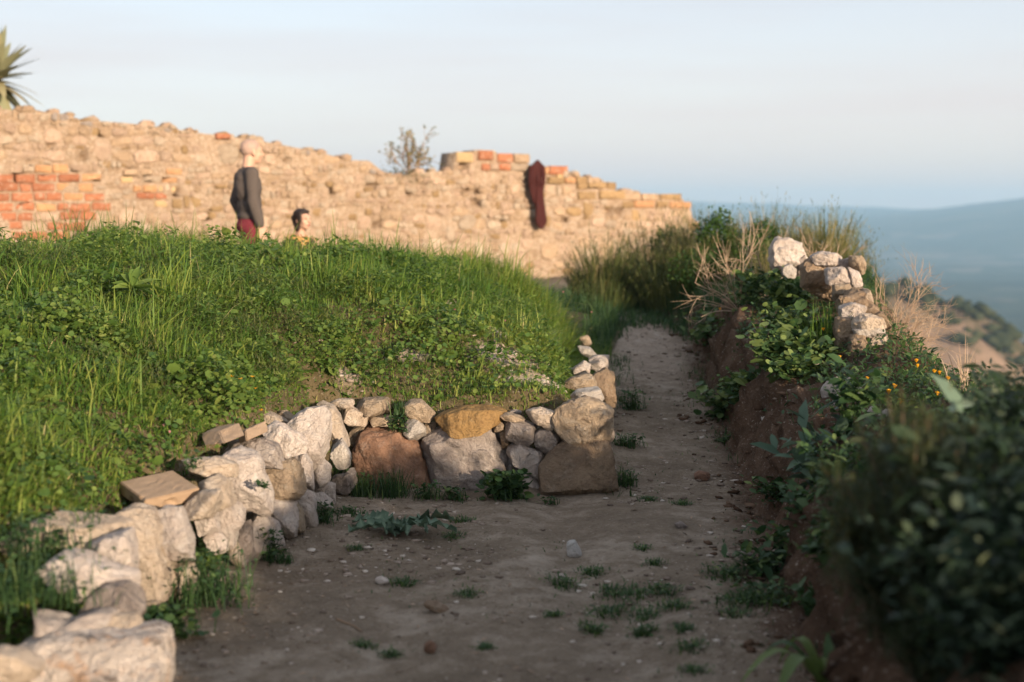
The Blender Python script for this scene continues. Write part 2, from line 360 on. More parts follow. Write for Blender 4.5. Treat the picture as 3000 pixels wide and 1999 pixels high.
M['lips'] = plain('lips', (.35, .12, .10), .5, 30, .1, .05)
M['eye'] = plain('eye', (.05, .035, .03), .3, 30, .1, .05)
# ------------------------------------------------------------------ ground form
def ip(x, pts):
    a = np.array(pts, float); return np.interp(x, a[:, 0], a[:, 1])
def path_z(y): return ip(y, [(0, 0), (7.6, 0), (10, .17), (12, .31), (15, .53), (30, .6)])
def xl(y): return ip(y, [(0, -1.75), (4.2, -1.66), (5.0, -1.52), (5.8, -1.46), (6.4, -1.33), (6.9, -1.18), (8, -1.05)])
def xr(y): return ip(y, [(7, .42), (8, .46), (9.5, .60), (11, .66), (13, .98), (14, 1.12), (15, .9), (17, 0)])
def xb(y): return ip(y, [(0, .62), (3.5, .86), (4.6, .97), (6, 1.15), (7.7, 1.33), (9.5, 1.42), (11, 1.5), (13, 1.68), (14, 1.62), (15, 1.5), (30, 1.6)])
def top_z(y): return ip(y, [(0, .80), (4, .72), (6, .67), (8.4, .67), (9.4, .84), (10.5, .98), (12, .98), (14, .86), (17, .72), (30, .6)])
def xcrest(y): return ip(y, [(0, 2.12), (10, 2.12), (12, 2.6), (14, 3.2), (18, 3.6)])
YEND = 7.92
_cp = np.array([(-1.6, 5, .36), (-1.55, 5.8, .36), (-1.4, 6.4, .45), (-1.2, 7, .50), (-.7, 8.0, .45), (0, 8.05, .46), (.5, 8.05, .45), (.58, 9.5, .43), (.62, 11, .47), (.85, 13, .60),
    (-.2, 9, .70), (-.2, 10, .86), (-.2, 11, .97), (-.3, 12, .94), (.3, 10, .64), (.35, 11.5, .70), (.35, 12.5, .70), (-2, 6, .68), (-2.7, 7.5, 1.02), (-2, 8, 1.0),
    (-1.3, 8.5, .86), (-1, 9.5, 1.02), (-2, 9.5, 1.2), (-2.0, 10.5, 1.15), (-2.8, 10.5, 1.31), (-3.8, 10.5, 1.12), (-1.4, 10.5, 1.13), (-.6, 10.8, 1.06), (-3.2, 9.5, 1.2),
    (-4.5, 9, 1.15), (-4, 7, 1.15), (-3, 5, 1.0), (-2.2, 4.5, .72), (-2, 3.5, .60), (-3, 3, .8), (-2, 12.2, .98), (-3.5, 12.2, .95), (-1, 12.5, .93), (-5, 12, .95),
    (-2.5, 13.5, .66), (-.2, 13.8, .68), (-4.5, 13.5, .65), (-2, 15, .58), (0, 16, .6), (2, 17, .62), (-4, 18, .55), (-5, 15, .57), (-8, 12, .6), (-8, 6, 1.1), (-6, 3, 1.0), (3, 22, .6), (-8, 20, .5), (-5, 0, .9), (-2, 1, .6)])
def _tps():
    X = _cp[:, :2]; n = len(X)
    r2 = ((X[:, None] - X[None]) ** 2).sum(-1)
    K = .5 * r2 * np.log(r2 + 1e-9) + np.eye(n) * .02
    A = np.zeros((n + 3, n + 3)); A[:n, :n] = K; A[:n, n] = 1; A[:n, n + 1:] = X; A[n, :n] = 1; A[n + 1:, :n] = X.T
    return np.linalg.solve(A, np.concatenate([_cp[:, 2], np.zeros(3)]))
_tw = _tps()
def mound_z(x, y):
    r = _tw[-3] + _tw[-2] * x + _tw[-1] * y
    for i, (a, b, _) in enumerate(_cp):
        r2 = (x - a) ** 2 + (y - b) ** 2; r = r + _tw[i] * .5 * r2 * np.log(r2 + 1e-9)
    return r
def mound_d(x, y):        # signed distance into the mound
    return np.maximum(np.minimum(y - YEND, xr(y) - x), xl(y) - x)
def H(x, y, detail=True):
    x, y = np.asarray(x, float), np.asarray(y, float)
    w = ip(y, [(0, .55), (4.8, .45), (5.3, .2), (7.7, .10), (9, .35), (11, .65), (13, .85), (20, .8)])
    d = mound_d(x, y); m = sstep(0, 1, d / w)
    hp = path_z(y)
    n1 = fbm2(x, y, 1.3, 3, 4); n2 = fbm2(x, y, 7, 9, 3)
    mz = mound_z(x, y) + n1 * .075 + n2 * .012
    rut = .03 * np.exp(-((x - .35 - .12 * np.sin(y * .6)) / .16) ** 2) + .022 * np.exp(-((x + .35 - .1 * np.sin(y * .8 + 1)) / .13) ** 2)
    pz = hp + n1 * .024 + n2 * .006 + fbm2(x, y, 22, 38, 2) * .004 - rut * sstep(3, 5, y) + .03 * sstep(.5, .0, np.abs(d)) * (d < 0)
    z = pz + (mz - pz) * m
    d2 = x - xb(y) + .10 * fbm2(x, y, 2.1, 21, 3) + .03 * n2
    steep = sstep(0, .30, d2) * .78 + .22 * sstep(.2, 1.0, d2)
    flat = ip(y, [(0, 1), (12, 1), (15, .6), (20, .5)])
    ero = fbm2(x * .6, y * 2.2, 3.0, 33, 4) * .09 + np.abs(fbm2(x, y, 9, 34, 3)) * .045
    bz = hp + (top_z(y) * flat + hp * (1 - flat) - hp) * steep + n1 * .06 * (d2 > 0) + n2 * .03 * sstep(0, .1, d2) - ero * sstep(0, .12, d2) * (1 - .7 * sstep(.35, .7, d2))
    z = np.where(d2 > 0, bz, z)
    z = z - np.clip(x - xcrest(y) - .25 - .12 * n1, 0, None) * 1.0
    return z
def Hs(x, y): return float(H(np.array([x]), np.array([y]))[0])

def bare(x, y):
    """1 where the mound shows pale rubble instead of grass"""
    b = np.zeros_like(x)
    for cx, cy, a, c in ((-.02, 8.80, .25, .22), (.26, 8.45, .25, .20), (-.10, 9.25, .20, .20), (-.62, 8.62, .12, .09), (.38, 8.95, .18, .20), (-.95, 8.15, .08, .08), (-.40, 9.7, .08, .14), (.06, 8.35, .16, .10)):
        b = np.maximum(b, np.exp(-(((x - cx) / a) ** 2 + ((y - cy) / c) ** 2)))
    return b
def local_ground():
    gx = np.concatenate([np.arange(-9, -4, .25), np.arange(-4, .6, .04), np.arange(.6, 2.4, .022), np.arange(2.4, 6.5, .2)])
    gy = np.concatenate([np.arange(-6, 2.6, .25), np.arange(2.6, 13, .04), np.arange(13, 26, .15)])
    X, Y = np.meshgrid(gx, gy); Z = H(X, Y)
    nx, ny = len(gx), len(gy)
    V = np.stack([X.ravel(), Y.ravel(), Z.ravel()], 1)
    i = (np.arange(ny - 1)[:, None] * nx + np.arange(nx - 1)[None]).ravel()
    Q = np.stack([i, i + 1, i + nx + 1, i + nx], 1)
    c = V[Q].mean(1)
    d = mound_d(c[:, 0], c[:, 1]); d2 = c[:, 0] - xb(c[:, 1])
    vd2 = V[:, 0] - xb(V[:, 1]); st = sstep(-.02, .10, vd2) * (1 - sstep(.55, .9, vd2))
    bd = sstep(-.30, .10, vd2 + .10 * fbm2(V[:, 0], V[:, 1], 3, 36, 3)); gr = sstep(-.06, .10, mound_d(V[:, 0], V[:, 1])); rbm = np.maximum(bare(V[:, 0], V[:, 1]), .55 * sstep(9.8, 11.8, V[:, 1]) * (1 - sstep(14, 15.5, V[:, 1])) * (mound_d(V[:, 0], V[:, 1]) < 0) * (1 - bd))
    V[:, 0] += st * (fbm(V * np.array((4, 5, 9)), 35, 5, .62) * .075 - .02); V[:, 2] += st * vnoise(V * 14, 37) * .024
    far = (c[:, 1] > 14.6)
    isb = (d2 > .02) & ~far; ism = (d > .0) & ~far & ~isb
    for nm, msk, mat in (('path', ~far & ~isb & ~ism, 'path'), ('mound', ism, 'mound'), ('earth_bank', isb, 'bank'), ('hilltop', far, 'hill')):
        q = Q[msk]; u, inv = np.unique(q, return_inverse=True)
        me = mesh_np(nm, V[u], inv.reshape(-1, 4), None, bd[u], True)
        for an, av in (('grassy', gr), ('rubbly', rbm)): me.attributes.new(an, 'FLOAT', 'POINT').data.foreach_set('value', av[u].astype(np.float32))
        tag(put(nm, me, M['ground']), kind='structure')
local_ground()

# ------------------------------------------------------------------ valley and far hills
def valley_z(x, y):
    r = np.hypot(x, y)
    dx = np.clip(x - 2.6, 0, None); dy = np.clip(y - 34, 0, None); dl = np.clip(-x - 60, 0, None); db = np.clip(-y - 30, 0, None)
    dd = np.sqrt(dx ** 2 + dy ** 2 + dl ** 2 + db ** 2)
    z = -1.0 - 128 * (1 - np.exp(-dd / 150.)) - .35 * np.clip(dd, 0, 10)
    n = fbm2(x, y, 1 / 300., 40, 5)
    z += n * 13 * sstep(30, 300, dd) * (1 - .6 * sstep(900, 2000, dd)) + fbm2(x, y, 1 / 110., 44, 3) * 6 * sstep(700, 1300, r)
    # spur of the hill across the gully
    s1 = np.exp(-(((x - 130 - .10 * (y - 480)) / 110) ** 2 + ((y - 480) / 150) ** 2))
    z = z + s1 * 101 * (1 + .12 * fbm2(x, y, 1 / 60., 50, 4))
    # far ridges
    a = x / np.maximum(y, 1)
    prof = ip(a, [(-2, 120), (-.3, 90), (0, 60), (.10, 70), (.17, 35), (.25, 34), (.30, 60), (.36, 108), (.45, 125), (.8, 110), (3, 90)])
    z = z + (prof + 134 + 10 * fbm2(a * 14, a * 3, 1, 60, 4)) * sstep(4200, 7000, r) * (.93 + .07 * fbm2(x, y, 1 / 900., 61, 4))
    prof2 = ip(a, [(-2, 130), (0, 130), (.12, 118), (.2, 105), (.3, 60), (.5, 60), (3, 100)])
    z = z + np.clip(prof2 - prof, 0, None) * sstep(7600, 9500, r)
    return z
def valley():
    rr = np.concatenate([np.arange(7, 60, 5.), np.geomspace(60, 900, 90), np.geomspace(910, 9800, 230)])
    aa = np.concatenate([np.linspace(-95, -5, 60), np.linspace(-4, 27, 170), np.linspace(28, 95, 40)]) * np.pi / 180
    A, R = np.meshgrid(aa, rr)
    X, Y = R * np.sin(A), R * np.cos(A) - 4
    Z = valley_z(X, Y)
    loc = (X > -9) & (X < 6.4) & (Y > -6) & (Y < 26); Z = np.where(loc, np.minimum(Z, -3.2 - np.clip(X - 2, 0, None)), Z)
    na, nr = len(aa), len(rr)
    V = np.stack([X.ravel(), Y.ravel(), Z.ravel()], 1)
    i = (np.arange(nr - 1)[:, None] * na + np.arange(na - 1)[None]).ravel()
    Q = np.stack([i, i + na, i + na + 1, i + 1], 1)
    rc = np.hypot(V[Q[:, 0], 0], V[Q[:, 0], 1])
    m, n, l = new_mat('valley_land'); tc = n.new('ShaderNodeTexCoord'); v = tc.outputs['Object']
    n1 = noise(n, l, v, .0035, 8, .62, .8); n2 = noise(n, l, v, .022, 7, .65); n3 = noise(n, l, v, .0011, 4, .5)
    mp = n.new('ShaderNodeMapping'); mp.inputs['Scale'].default_value = (.0060, .0070, .001); mp.inputs['Rotation'].default_value = (0, 0, .12); l.new(v, mp.inputs['Vector'])
    vo = n.new('ShaderNodeTexVoronoi'); vo.inputs['Scale'].default_value = 1.0; l.new(mp.outputs[0], vo.inputs['Vector'])
    sepv = n.new('ShaderNodeSeparateColor'); l.new(vo.outputs['Color'], sepv.inputs[0])
    r = ramp(n, [(.34, (.016, .024, .014)), (.46, (.045, .055, .028)), (.56, (.085, .080, .05)), (.70, (.17, .135, .10))]); l.new(n1.outputs['Fac'], r.inputs[0])
    c = mixc(n, l, mrange(n, l, n2.outputs['Fac'], .45, .6, 0, .75), r.outputs[0], (.028, .036, .018))
    c = mixc(n, l, mrange(n, l, sepv.outputs[0], .80, .83, 0, .55), c, (.22, .175, .13))
    c = mixc(n, l, mrange(n, l, sepv.outputs[1], .55, .6, 0, .6), c, (.04, .055, .03))
    b = bump(n, l, n2.outputs['Fac'], 1, 6)
    surf(n, l, c, 1, b, 0)
    M['valley'] = m
    m, n, l = new_mat('scrub_hillside'); tc = n.new('ShaderNodeTexCoord'); v = tc.outputs['Object']
    n1 = noise(n, l, v, .02, 6, .6, .4); n2 = noise(n, l, v, .16, 6, .7)
    r = ramp(n, [(.38, (.075, .070, .036)), (.52, (.24, .165, .115)), (.66, (.36, .25, .18))]); l.new(n1.outputs['Fac'], r.inputs[0])
    c = mixc(n, l, mrange(n, l, n2.outputs['Fac'], .52, .62, 0, .8), r.outputs[0], (.07, .07, .035))
    surf(n, l, c, 1, bump(n, l, n2.outputs['Fac'], 1, 1.5), 0); M['scrub'] = m
    for nm, msk, mat in (('hillside', rc < 900, 'scrub'), ('valley', (rc >= 900) & (rc < 4300), 'valley'), ('hills', rc >= 4300, 'valley')):
        q = Q[msk]; u, inv = np.unique(q, return_inverse=True)
        tag(put(nm, mesh_np(nm, V[u], inv.reshape(-1, 4), None, None, True), M[mat]), kind='structure')
    # scrub on the spur: far bushes that read as one mass
    s = Soup(); N = 5200
    y = rng.uniform(250, 850, N); x = y * rng.uniform(.12, .42, N)
    k = fbm2(x, y, 1 / 45., 77, 3) > -.05; x, y = x[k], y[k]
    rd = rng.uniform(.8, 2.8, len(x)); z = valley_z(x, y)
    v1, t1 = ICO[1]; v1 = v1 * (1 + .25 * rng.standard_normal((len(v1), 1)))
    O = np.stack([x, y, z + rd * .3], 1); th = rng.uniform(0, 6.28, len(x)); zz = np.zeros_like(x)
    s.inst((v1, [], t1), O, np.stack([np.cos(th) * rd, np.sin(th) * rd, zz], 1), np.stack([-np.sin(th) * rd, np.cos(th) * rd, zz], 1), np.stack([zz, zz, rd * .7], 1), rng.random(len(x)))
    tag(s.build('scrub', M['scrubbush']), 'dark scrub dotted over the hazy spur below the bank', 'scrub', kind='stuff')
valley()

def haze():
    m, n, l = new_mat('haze_air'); o = n.new('ShaderNodeOutputMaterial'); p = n.new('ShaderNodeVolumePrincipled')
    p.inputs['Color'].default_value = (.46, .73, 1.0, 1); p.inputs['Density'].default_value = 0.00017; p.inputs['Anisotropy'].default_value = 0.0
    l.new(p.outputs[0], o.inputs['Volume'])
    x0, x1, y0, y1, z0, z1 = -9950, 9950, -60, 9950, -185, 190
    V = [(a, b, c) for a in (x0, x1) for b in (y0, y1) for c in (z0, z1)]
    Q = [(0, 1, 3, 2), (4, 6, 7, 5), (0, 4, 5, 1), (2, 3, 7, 6), (0, 2, 6, 4), (1, 5, 7, 3)]
    tag(put('haze', mesh_np('haze', V, Q), m), 'pale blue haze filling the air over the valley', 'haze', kind='stuff')
haze()
# ------------------------------------------------------------------ stones
def poly_r(pts, th):
    """radius of a polygon around its centroid in directions th"""
    a = np.asarray(pts, float); b = np.roll(a, -1, 0)
    r = np.full(len(th), 1e-3); c, s = np.cos(th), np.sin(th)
    for p, q in zip(a, b):
        e = q - p; den = c * e[1] - s * e[0]
        den = np.where(np.abs(den) < 1e-9, 1e-9, den)
        t = (p[0] * e[1] - p[1] * e[0]) / den; u = (p[0] * s - p[1] * c) / den
        ok = (t > 0) & (u >= -1e-6) & (u <= 1 + 1e-6); r = np.where(ok, np.maximum(r, t), r)
    return r
def centroid(a):
    a = np.asarray(a, float); b = np.roll(a, -1, 0); cr = a[:, 0] * b[:, 1] - b[:, 0] * a[:, 1]; A = cr.sum() / 2
    return np.stack([((a[:, 0] + b[:, 0]) * cr).sum(), ((a[:, 1] + b[:, 1]) * cr).sum()]) / (6 * A), abs(A)
def rock_mesh(name, pts, depth, seed, sub=4, box=5.5, rough=1.0, cuts=11, top_tilt=0.0, grow=1.13):
    """solid stone whose outline in the x-z plane is pts (metres, about 0,0)"""
    r_ = np.random.default_rng(seed)
    V, T = ICO[sub]; V = V.copy()
    th = np.arctan2(V[:, 2], V[:, 0]); rho = np.hypot(V[:, 0], V[:, 2]); yy = V[:, 1]
    s = 1 / (np.abs(rho) ** box + np.abs(yy) ** box) ** (1 / box)
    R = poly_r(pts, th) * grow
    R = .8 * R + .2 * (poly_r(pts, th + .10) + poly_r(pts, th - .10)) * grow / 2
    W = np.stack([R * rho * s * np.cos(th), depth * yy * s, R * rho * s * np.sin(th)], 1)
    size = math.sqrt(np.mean(R ** 2))
    W[:, 1] += top_tilt * W[:, 2]
    nrm = W / (np.linalg.norm(W, axis=1, keepdims=True) + 1e-9)
    off = r_.uniform(0, 90, 3)
    W = W + nrm * (fbm(W / size * 1.1 + off, seed, 3) * .05 * size * rough)[:, None]
    for k in range(cuts):
        d = r_.normal(size=3); d[1] = -abs(d[1]) * 1.2 - .1; d /= np.linalg.norm(d)
        ext = (W @ d).max(); lim = ext * r_.uniform(.66, .90)
        ov = np.clip(W @ d - lim, 0, None); W = W - d[None] * ov[:, None]
    W = W + nrm * (fbm(W / size * 4 + off, seed + 7, 4, .55) * .042 * size * rough)[:, None]
    rid = 1 - np.abs(fbm(W / size * 2.2 + off, seed + 3, 3))
    W = W - nrm * ((rid ** 6) * .05 * size * rough)[:, None]
    me = mesh_np(name, W, None, T, None, True)
    if sub >= 4: me.set_sharp_from_angle(angle=rad(38))
    return me
_sd = [100]
def rock_px(parent, pts_px, Y, mat, thick=1.0, name='stone', **kw):
    """a stone whose silhouette the photograph shows at pts_px, standing at distance Y"""
    _sd[0] += 1
    W = np.array([P(x, y, Y) for x, y in pts_px]); q = W[:, [0, 2]]
    if ((np.roll(q, -1, 0)[:, 0] - q[:, 0]) * (np.roll(q, -1, 0)[:, 1] + q[:, 1])).sum() > 0: q = q[::-1]
    c, A = centroid(q)
    me = rock_mesh(name, q - c, thick * math.sqrt(A) * .62, _sd[0], **kw)
    return put(name, me, M[mat], parent, (c[0], Y, c[1]))
def crop(ox, oy, s): return lambda *pts: [(ox + x / s, oy + y / s) for x, y in pts]

low_wall = tag(empty('retaining_wall', (0, 7.7, 0)), 'low dry stone retaining wall of mixed boulders holding up the grassy mound', 'stone wall')
def lw(pts, Y, mat, thick=1.0, **kw):
    o = rock_px(low_wall, pts, Y, mat, thick, **kw); o.location.y -= 7.7; return o
C3, C4, C2, C1 = crop(950, 1150, 4.706), crop(1380, 980, 3.136), crop(480, 1140, 2.8), crop(0, 1480, 3.0217)
# end face towards the camera
lw(C3((400, 180), (520, 110), (700, 95), (860, 105), (885, 270), (720, 300), (600, 290), (440, 230)), 7.85, 'tan', 1.6, box=6, top_tilt=.5)
lw(C3((200, 230), (380, 215), (585, 320), (560, 460), (430, 465), (250, 400)), 7.78, 'limewarm', 1.2)
lw(C3((580, 370), (640, 330), (860, 330), (1020, 370), (1020, 490), (900, 465), (760, 445), (640, 470), (570, 450)), 7.84, 'tan', 1.3, box=6)
lw(C3((350, 560), (420, 490), (550, 475), (540, 560), (470, 680), (410, 745), (340, 735)), 7.86, 'tan', 1.2)
lw(C3((430, 820), (480, 650), (620, 530), (800, 460), (960, 490), (1080, 580), (1270, 700), (1330, 850), (1370, 1000), (1410, 1200), (1400, 1470), (900, 1480), (560, 1460), (470, 1050), (430, 900)), 7.83, 'red', .75, sub=5, box=3.0, cuts=2)
lw(C3((1110, 200), (1190, 135), (1330, 130), (1430, 220), (1520, 300), (1520, 370), (1420, 400), (1330, 400), (1150, 310)), 7.85, 'tan', 1.5, box=6, top_tilt=.4)
lw(C3((1075, 540), (1170, 340), (1300, 400), (1380, 500), (1390, 620), (1320, 680), (1200, 640)), 7.80, 'white', 1.2)
lw(C3((1390, 440), (1530, 430), (1510, 540), (1430, 600), (1410, 790), (1330, 720), (1380, 640)), 7.90, 'tan', 1.1)
lw([(1283, 1226), (1311, 1212), (1354, 1201), (1396, 1199), (1440, 1201), (1476, 1213), (1455, 1240), (1400, 1262), (1340, 1268), (1300, 1255), (1284, 1240)], 7.84, 'ochre', 1.4, sub=5, box=6, top_tilt=.7, cuts=7)
lw([(1264, 1277), (1300, 1267), (1350, 1270), (1437, 1264), (1463, 1286), (1479, 1331), (1476, 1379), (1470, 1420), (1455, 1465), (1350, 1468), (1270, 1455), (1245, 1370), (1255, 1310)], 7.82, 'grey', .75, sub=5, box=6, rough=1.2)
lw(C4((270, 750), (340, 725), (480, 760), (490, 785), (420, 795), (310, 790)), 7.82, 'tan', 1.6)
lw(C4((330, 718), (400, 692), (460, 705), (450, 735), (360, 735)), 7.95, 'grey', 1.3)
lw(C4((205, 850), (270, 810), (300, 830), (290, 890), (220, 900)), 7.84, 'tan', 1.2)
lw(C4((265, 890), (320, 890), (340, 980), (330, 1080), (290, 1070)), 7.86, 'brown', 1.4)
lw(C4((325, 820), (390, 790), (500, 810), (600, 845), (580, 990), (500, 1030), (420, 1010), (400, 980), (340, 980)), 7.80, 'grey', 1.0)
lw(C4((480, 710), (560, 700), (640, 685), (770, 720), (740, 770), (765, 830), (720, 885), (640, 830), (550, 800)), 7.80, 'limewarm', 1.1)
lw(C4((600, 920), (640, 885), (800, 890), (830, 940), (790, 1020), (690, 1100), (610, 1050), (590, 970)), 7.80, 'grey', 1.1)
lw(C4((360, 1020), (420, 1010), (560, 1060), (650, 1110), (655, 1300), (640, 1320), (520, 1250), (400, 1190), (345, 1100)), 7.78, 'lime', 1.0)
lw(C4((420, 1330), (470, 1250), (540, 1280), (640, 1360), (655, 1520), (560, 1530), (470, 1450)), 7.80, 'lime', 1.0)
lw(C4((310, 1180), (350, 1130), (410, 1220), (420, 1330), (340, 1400), (290, 1330)), 7.88, 'lime', 1.0)
lw(C4((775, 770), (810, 690), (900, 630), (1050, 600), (1210, 640), (1285, 700), (1275, 860), (1240, 960), (1050, 980), (900, 980), (810, 880)), 7.78, 'tan', .9, sub=5, rough=1.1, box=3.2, cuts=4)
lw(C4((665, 1200), (780, 1040), (880, 990), (1100, 985), (1230, 1000), (1260, 1100), (1300, 1300), (1315, 1490), (900, 1520), (670, 1525)), 7.78, 'brown', .8, sub=5, box=8, rough=.7, cuts=5)
# return along the path
lw(C4((1190, 690), (1290, 720), (1315, 950), (1250, 1000), (1180, 900)), 8.15, 'grey', 1.2)
lw(C4((1200, 1020), (1295, 1060), (1315, 1200), (1345, 1300), (1280, 1350), (1200, 1200)), 8.2, 'lime', 1.2)
lw(C4((920, 580), (980, 520), (1160, 485), (1215, 600), (1100, 640), (980, 640)), 8.30, 'white', 1.3)
lw(C4((840, 470), (930, 400), (1090, 365), (1150, 450), (1165, 500), (980, 510)), 8.75, 'tan', 1.2)
lw(C4((1100, 400), (1240, 320), (1300, 380), (1320, 660), (1230, 640), (1160, 480)), 9.2, 'brown', 1.0)
lw(C4((920, 330), (1040, 250), (1100, 290), (1090, 370), (960, 370)), 9.5, 'lime', 1.2)
lw(C4((1085, 230), (1150, 200), (1280, 200), (1250, 330), (1190, 350), (1100, 310)), 9.9, 'lime', 1.2)
lw(C4((970, 140), (1000, 105), (1090, 120), (1150, 190), (1120, 225), (1050, 200)), 10.5, 'white', 1.2)
lw(C4((1000, 30), (1080, 10), (1105, 80), (1070, 120), (1010, 90)), 11.2, 'tan', 1.2)
lw(C4((1220, 330), (1310, 340), (1330, 640), (1240, 700)), 9.6, 'brown', 1.0)
# left face, receding along the path
lw(C2((780, 200), (860, 190), (1000, 260), (1000, 320), (900, 300), (790, 240)), 7.15, 'limewarm', 1.3)
lw(C2((930, 195), (1000, 180), (1110, 270), (1050, 310), (960, 260)), 7.3, 'tan', 1.3)
lw(C2((1000, 330), (1080, 250), (1160, 180), (1300, 165), (1350, 230), (1340, 500), (1290, 570), (1200, 610), (1160, 540), (1150, 420)), 7.05, 'lime', .9, sub=5)
lw(C2((1230, 150), (1310, 110), (1400, 160), (1440, 230), (1470, 320), (1515, 440), (1480, 530), (1390, 430), (1340, 250)), 7.5, 'limewarm', 1.0)
lw(C2((1340, 130), (1430, 85), (1545, 88), (1555, 135), (1420, 175)), 7.75, 'limewarm', 1.3)
lw(C2((1380, 430), (1460, 420), (1525, 540), (1520, 660), (1440, 650), (1380, 560)), 7.35, 'white', 1.0)
lw(C2((1210, 610), (1280, 565), (1360, 640), (1355, 745), (1240, 830), (1215, 740)), 7.08, 'lime', 1.1)
lw(C2((1060, 510), (1140, 510), (1205, 620), (1225, 850), (1140, 800), (1090, 640)), 6.88, 'lime', 1.1)
lw(C2((430, 545), (580, 445), (800, 430), (910, 470), (960, 640), (800, 680), (700, 560)), 6.5, 'grey', 1.1, sub=5, rough=1.3)
lw(C2((820, 340), (920, 285), (1020, 330), (1155, 430), (1145, 515), (1040, 540), (1000, 640), (890, 500)), 6.72, 'lime', 1.0, sub=5, rough=1.3)
lw(C2((790, 650), (960, 620), (1060, 600), (1130, 700), (1140, 850), (1060, 920), (950, 880), (850, 850)), 6.55, 'tan', 1.0, sub=5, rough=1.3)
lw(C2((500, 560), (620, 505), (770, 560), (800, 680), (865, 850), (865, 1010), (740, 1030), (640, 1010), (540, 900), (500, 720)), 6.2, 'lime', .9, sub=5, rough=1.2)
lw(C2((110, 620), (200, 590), (420, 570), (580, 630), (570, 730), (400, 700), (300, 715)), 5.98, 'limewarm', 1.2)
lw(C2((270, 800), (430, 720), (540, 790), (570, 940), (440, 980), (300, 960)), 5.85, 'limewarm', 1.1)
lw(C2((120, 1010), (300, 860), (450, 840), (450, 1010), (380, 1080), (220, 1090)), 5.65, 'limewarm', 1.1)
lw(C2((420, 960), (560, 920), (645, 1010), (640, 1110), (590, 1160), (570, 1300), (500, 1310), (410, 1150)), 6.02, 'lime', 1.0, sub=5)
lw(C2((600, 1140), (700, 1100), (735, 1330), (745, 1460), (660, 1480), (580, 1340)), 6.15, 'grey', 1.0)
lw(C2((690, 1060), (790, 1020), (865, 1090), (865, 1450), (760, 1480), (720, 1300)), 6.25, 'lime', 1.0)
lw(C2((850, 1060), (935, 1110), (985, 1290), (920, 1350), (860, 1220)), 6.38, 'lime', 1.1)
lw(C2((855, 870), (980, 860), (1070, 930), (1100, 1100), (1065, 1220), (950, 1250), (890, 1080)), 6.52, 'lime', 1.0, sub=5)
lw(C2((980, 930), (1070, 915), (1135, 1010), (1150, 1190), (1080, 1220), (1030, 1080)), 6.58, 'tan', 1.0)
lw(C2((1070, 910), (1140, 845), (1225, 880), (1255, 1120), (1160, 1160), (1110, 1000)), 6.78, 'lime', 1.1)
lw(C2((1245, 800), (1300, 765), (1395, 790), (1395, 940), (1350, 970), (1255, 880)), 7.2, 'lime', 1.1)
lw(C2((1210, 870), (1300, 860), (1375, 920), (1375, 1010), (1280, 1010)), 7.0, 'lime', 1.1)
lw(C2((1390, 850), (1385, 720), (1480, 710), (1560, 620), (1575, 770), (1500, 870)), 7.55, 'grey', 1.0)
lw(C2((520, 1290), (600, 1280), (670, 1470), (590, 1480)), 6.05, 'limewarm', 1.2)
lw(C2((320, 1180), (420, 1140), (500, 1250), (510, 1330), (400, 1350)), 5.9, 'lime', 1.1)
lw(C2((330, 900), (420, 980), (440, 1180), (330, 1230), (260, 1100)), 5.85, 'lime', 1.1)
# near steps of big blocks
lw(C1((50, 330), (200, 200), (480, 115), (700, 120), (950, 145), (1095, 160), (1130, 290), (900, 330), (700, 330), (560, 340), (400, 350), (150, 390)), 4.95, 'limewarm', .8, sub=5, box=6, top_tilt=.4)
lw(C1((700, 430), (900, 320), (1120, 250), (1160, 380), (1180, 560), (1100, 720), (1000, 690), (860, 600), (740, 520)), 4.80, 'lime', .9, sub=5, box=6, top_tilt=.3)
lw(C1((370, 590), (560, 460), (760, 480), (1000, 580), (1190, 620), (1200, 760), (1050, 790), (860, 800), (620, 790), (430, 680)), 4.62, 'lime', .8, sub=5, box=6, top_tilt=.5)
lw(C1((660, 980), (760, 850), (900, 735), (1090, 720), (1215, 800), (1245, 940), (1180, 1040), (960, 1060), (780, 1060)), 4.52, 'grey', .8, sub=5, box=6, top_tilt=.4)
lw(C1((115, 1070), (300, 1005), (470, 1030), (590, 1055), (800, 985), (960, 1000), (1050, 1120), (1090, 1240), (860, 1290), (640, 1300), (400, 1320), (130, 1330)), 4.36, 'lime', .7, sub=5, box=6, top_tilt=.6)
lw(C1((940, 990), (1190, 990), (1255, 1100), (1275, 1240), (1120, 1280), (1040, 1160)), 4.40, 'limewarm', 1.0, sub=5, box=6)
lw(C1((130, 1330), (400, 1230), (700, 1215), (1000, 1240), (1240, 1225), (1335, 1235), (1395, 1400), (1415, 1800), (600, 1830), (100, 1800)), 4.22, 'burnt', .7, sub=5, box=8, top_tilt=.9, cuts=5)
lw(C1((-200, 1330), (0, 1285), (180, 1315), (345, 1420), (310, 1510), (100, 1560), (-200, 1520)), 3.95, 'limewarm', 1.0)
lw(C1((-250, 1520), (200, 1520), (270, 1800), (-250, 1800)), 4.0, 'tan', .9)
lw(C1((985, 150), (1180, 55), (1330, 80), (1430, 250), (1500, 450), (1540, 620), (1510, 780), (1330, 860), (1220, 830), (1190, 640), (1160, 430), (1110, 250)), 5.32, 'limewarm', .85, sub=5, box=6)
lw(C1((1370, 100), (1460, 55), (1595, 55), (1645, 200), (1685, 300), (1695, 530), (1530, 540), (1460, 330)), 5.38, 'lime', .95, sub=5, box=6)
lw(C1((1490, 550), (1695, 535), (1740, 640), (1710, 800), (1530, 820), (1500, 700)), 5.42, 'limewarm', 1.0)
lw(C1((1230, 870), (1400, 870), (1415, 980), (1350, 1090), (1250, 1000)), 5.05, 'tan', 1.1)

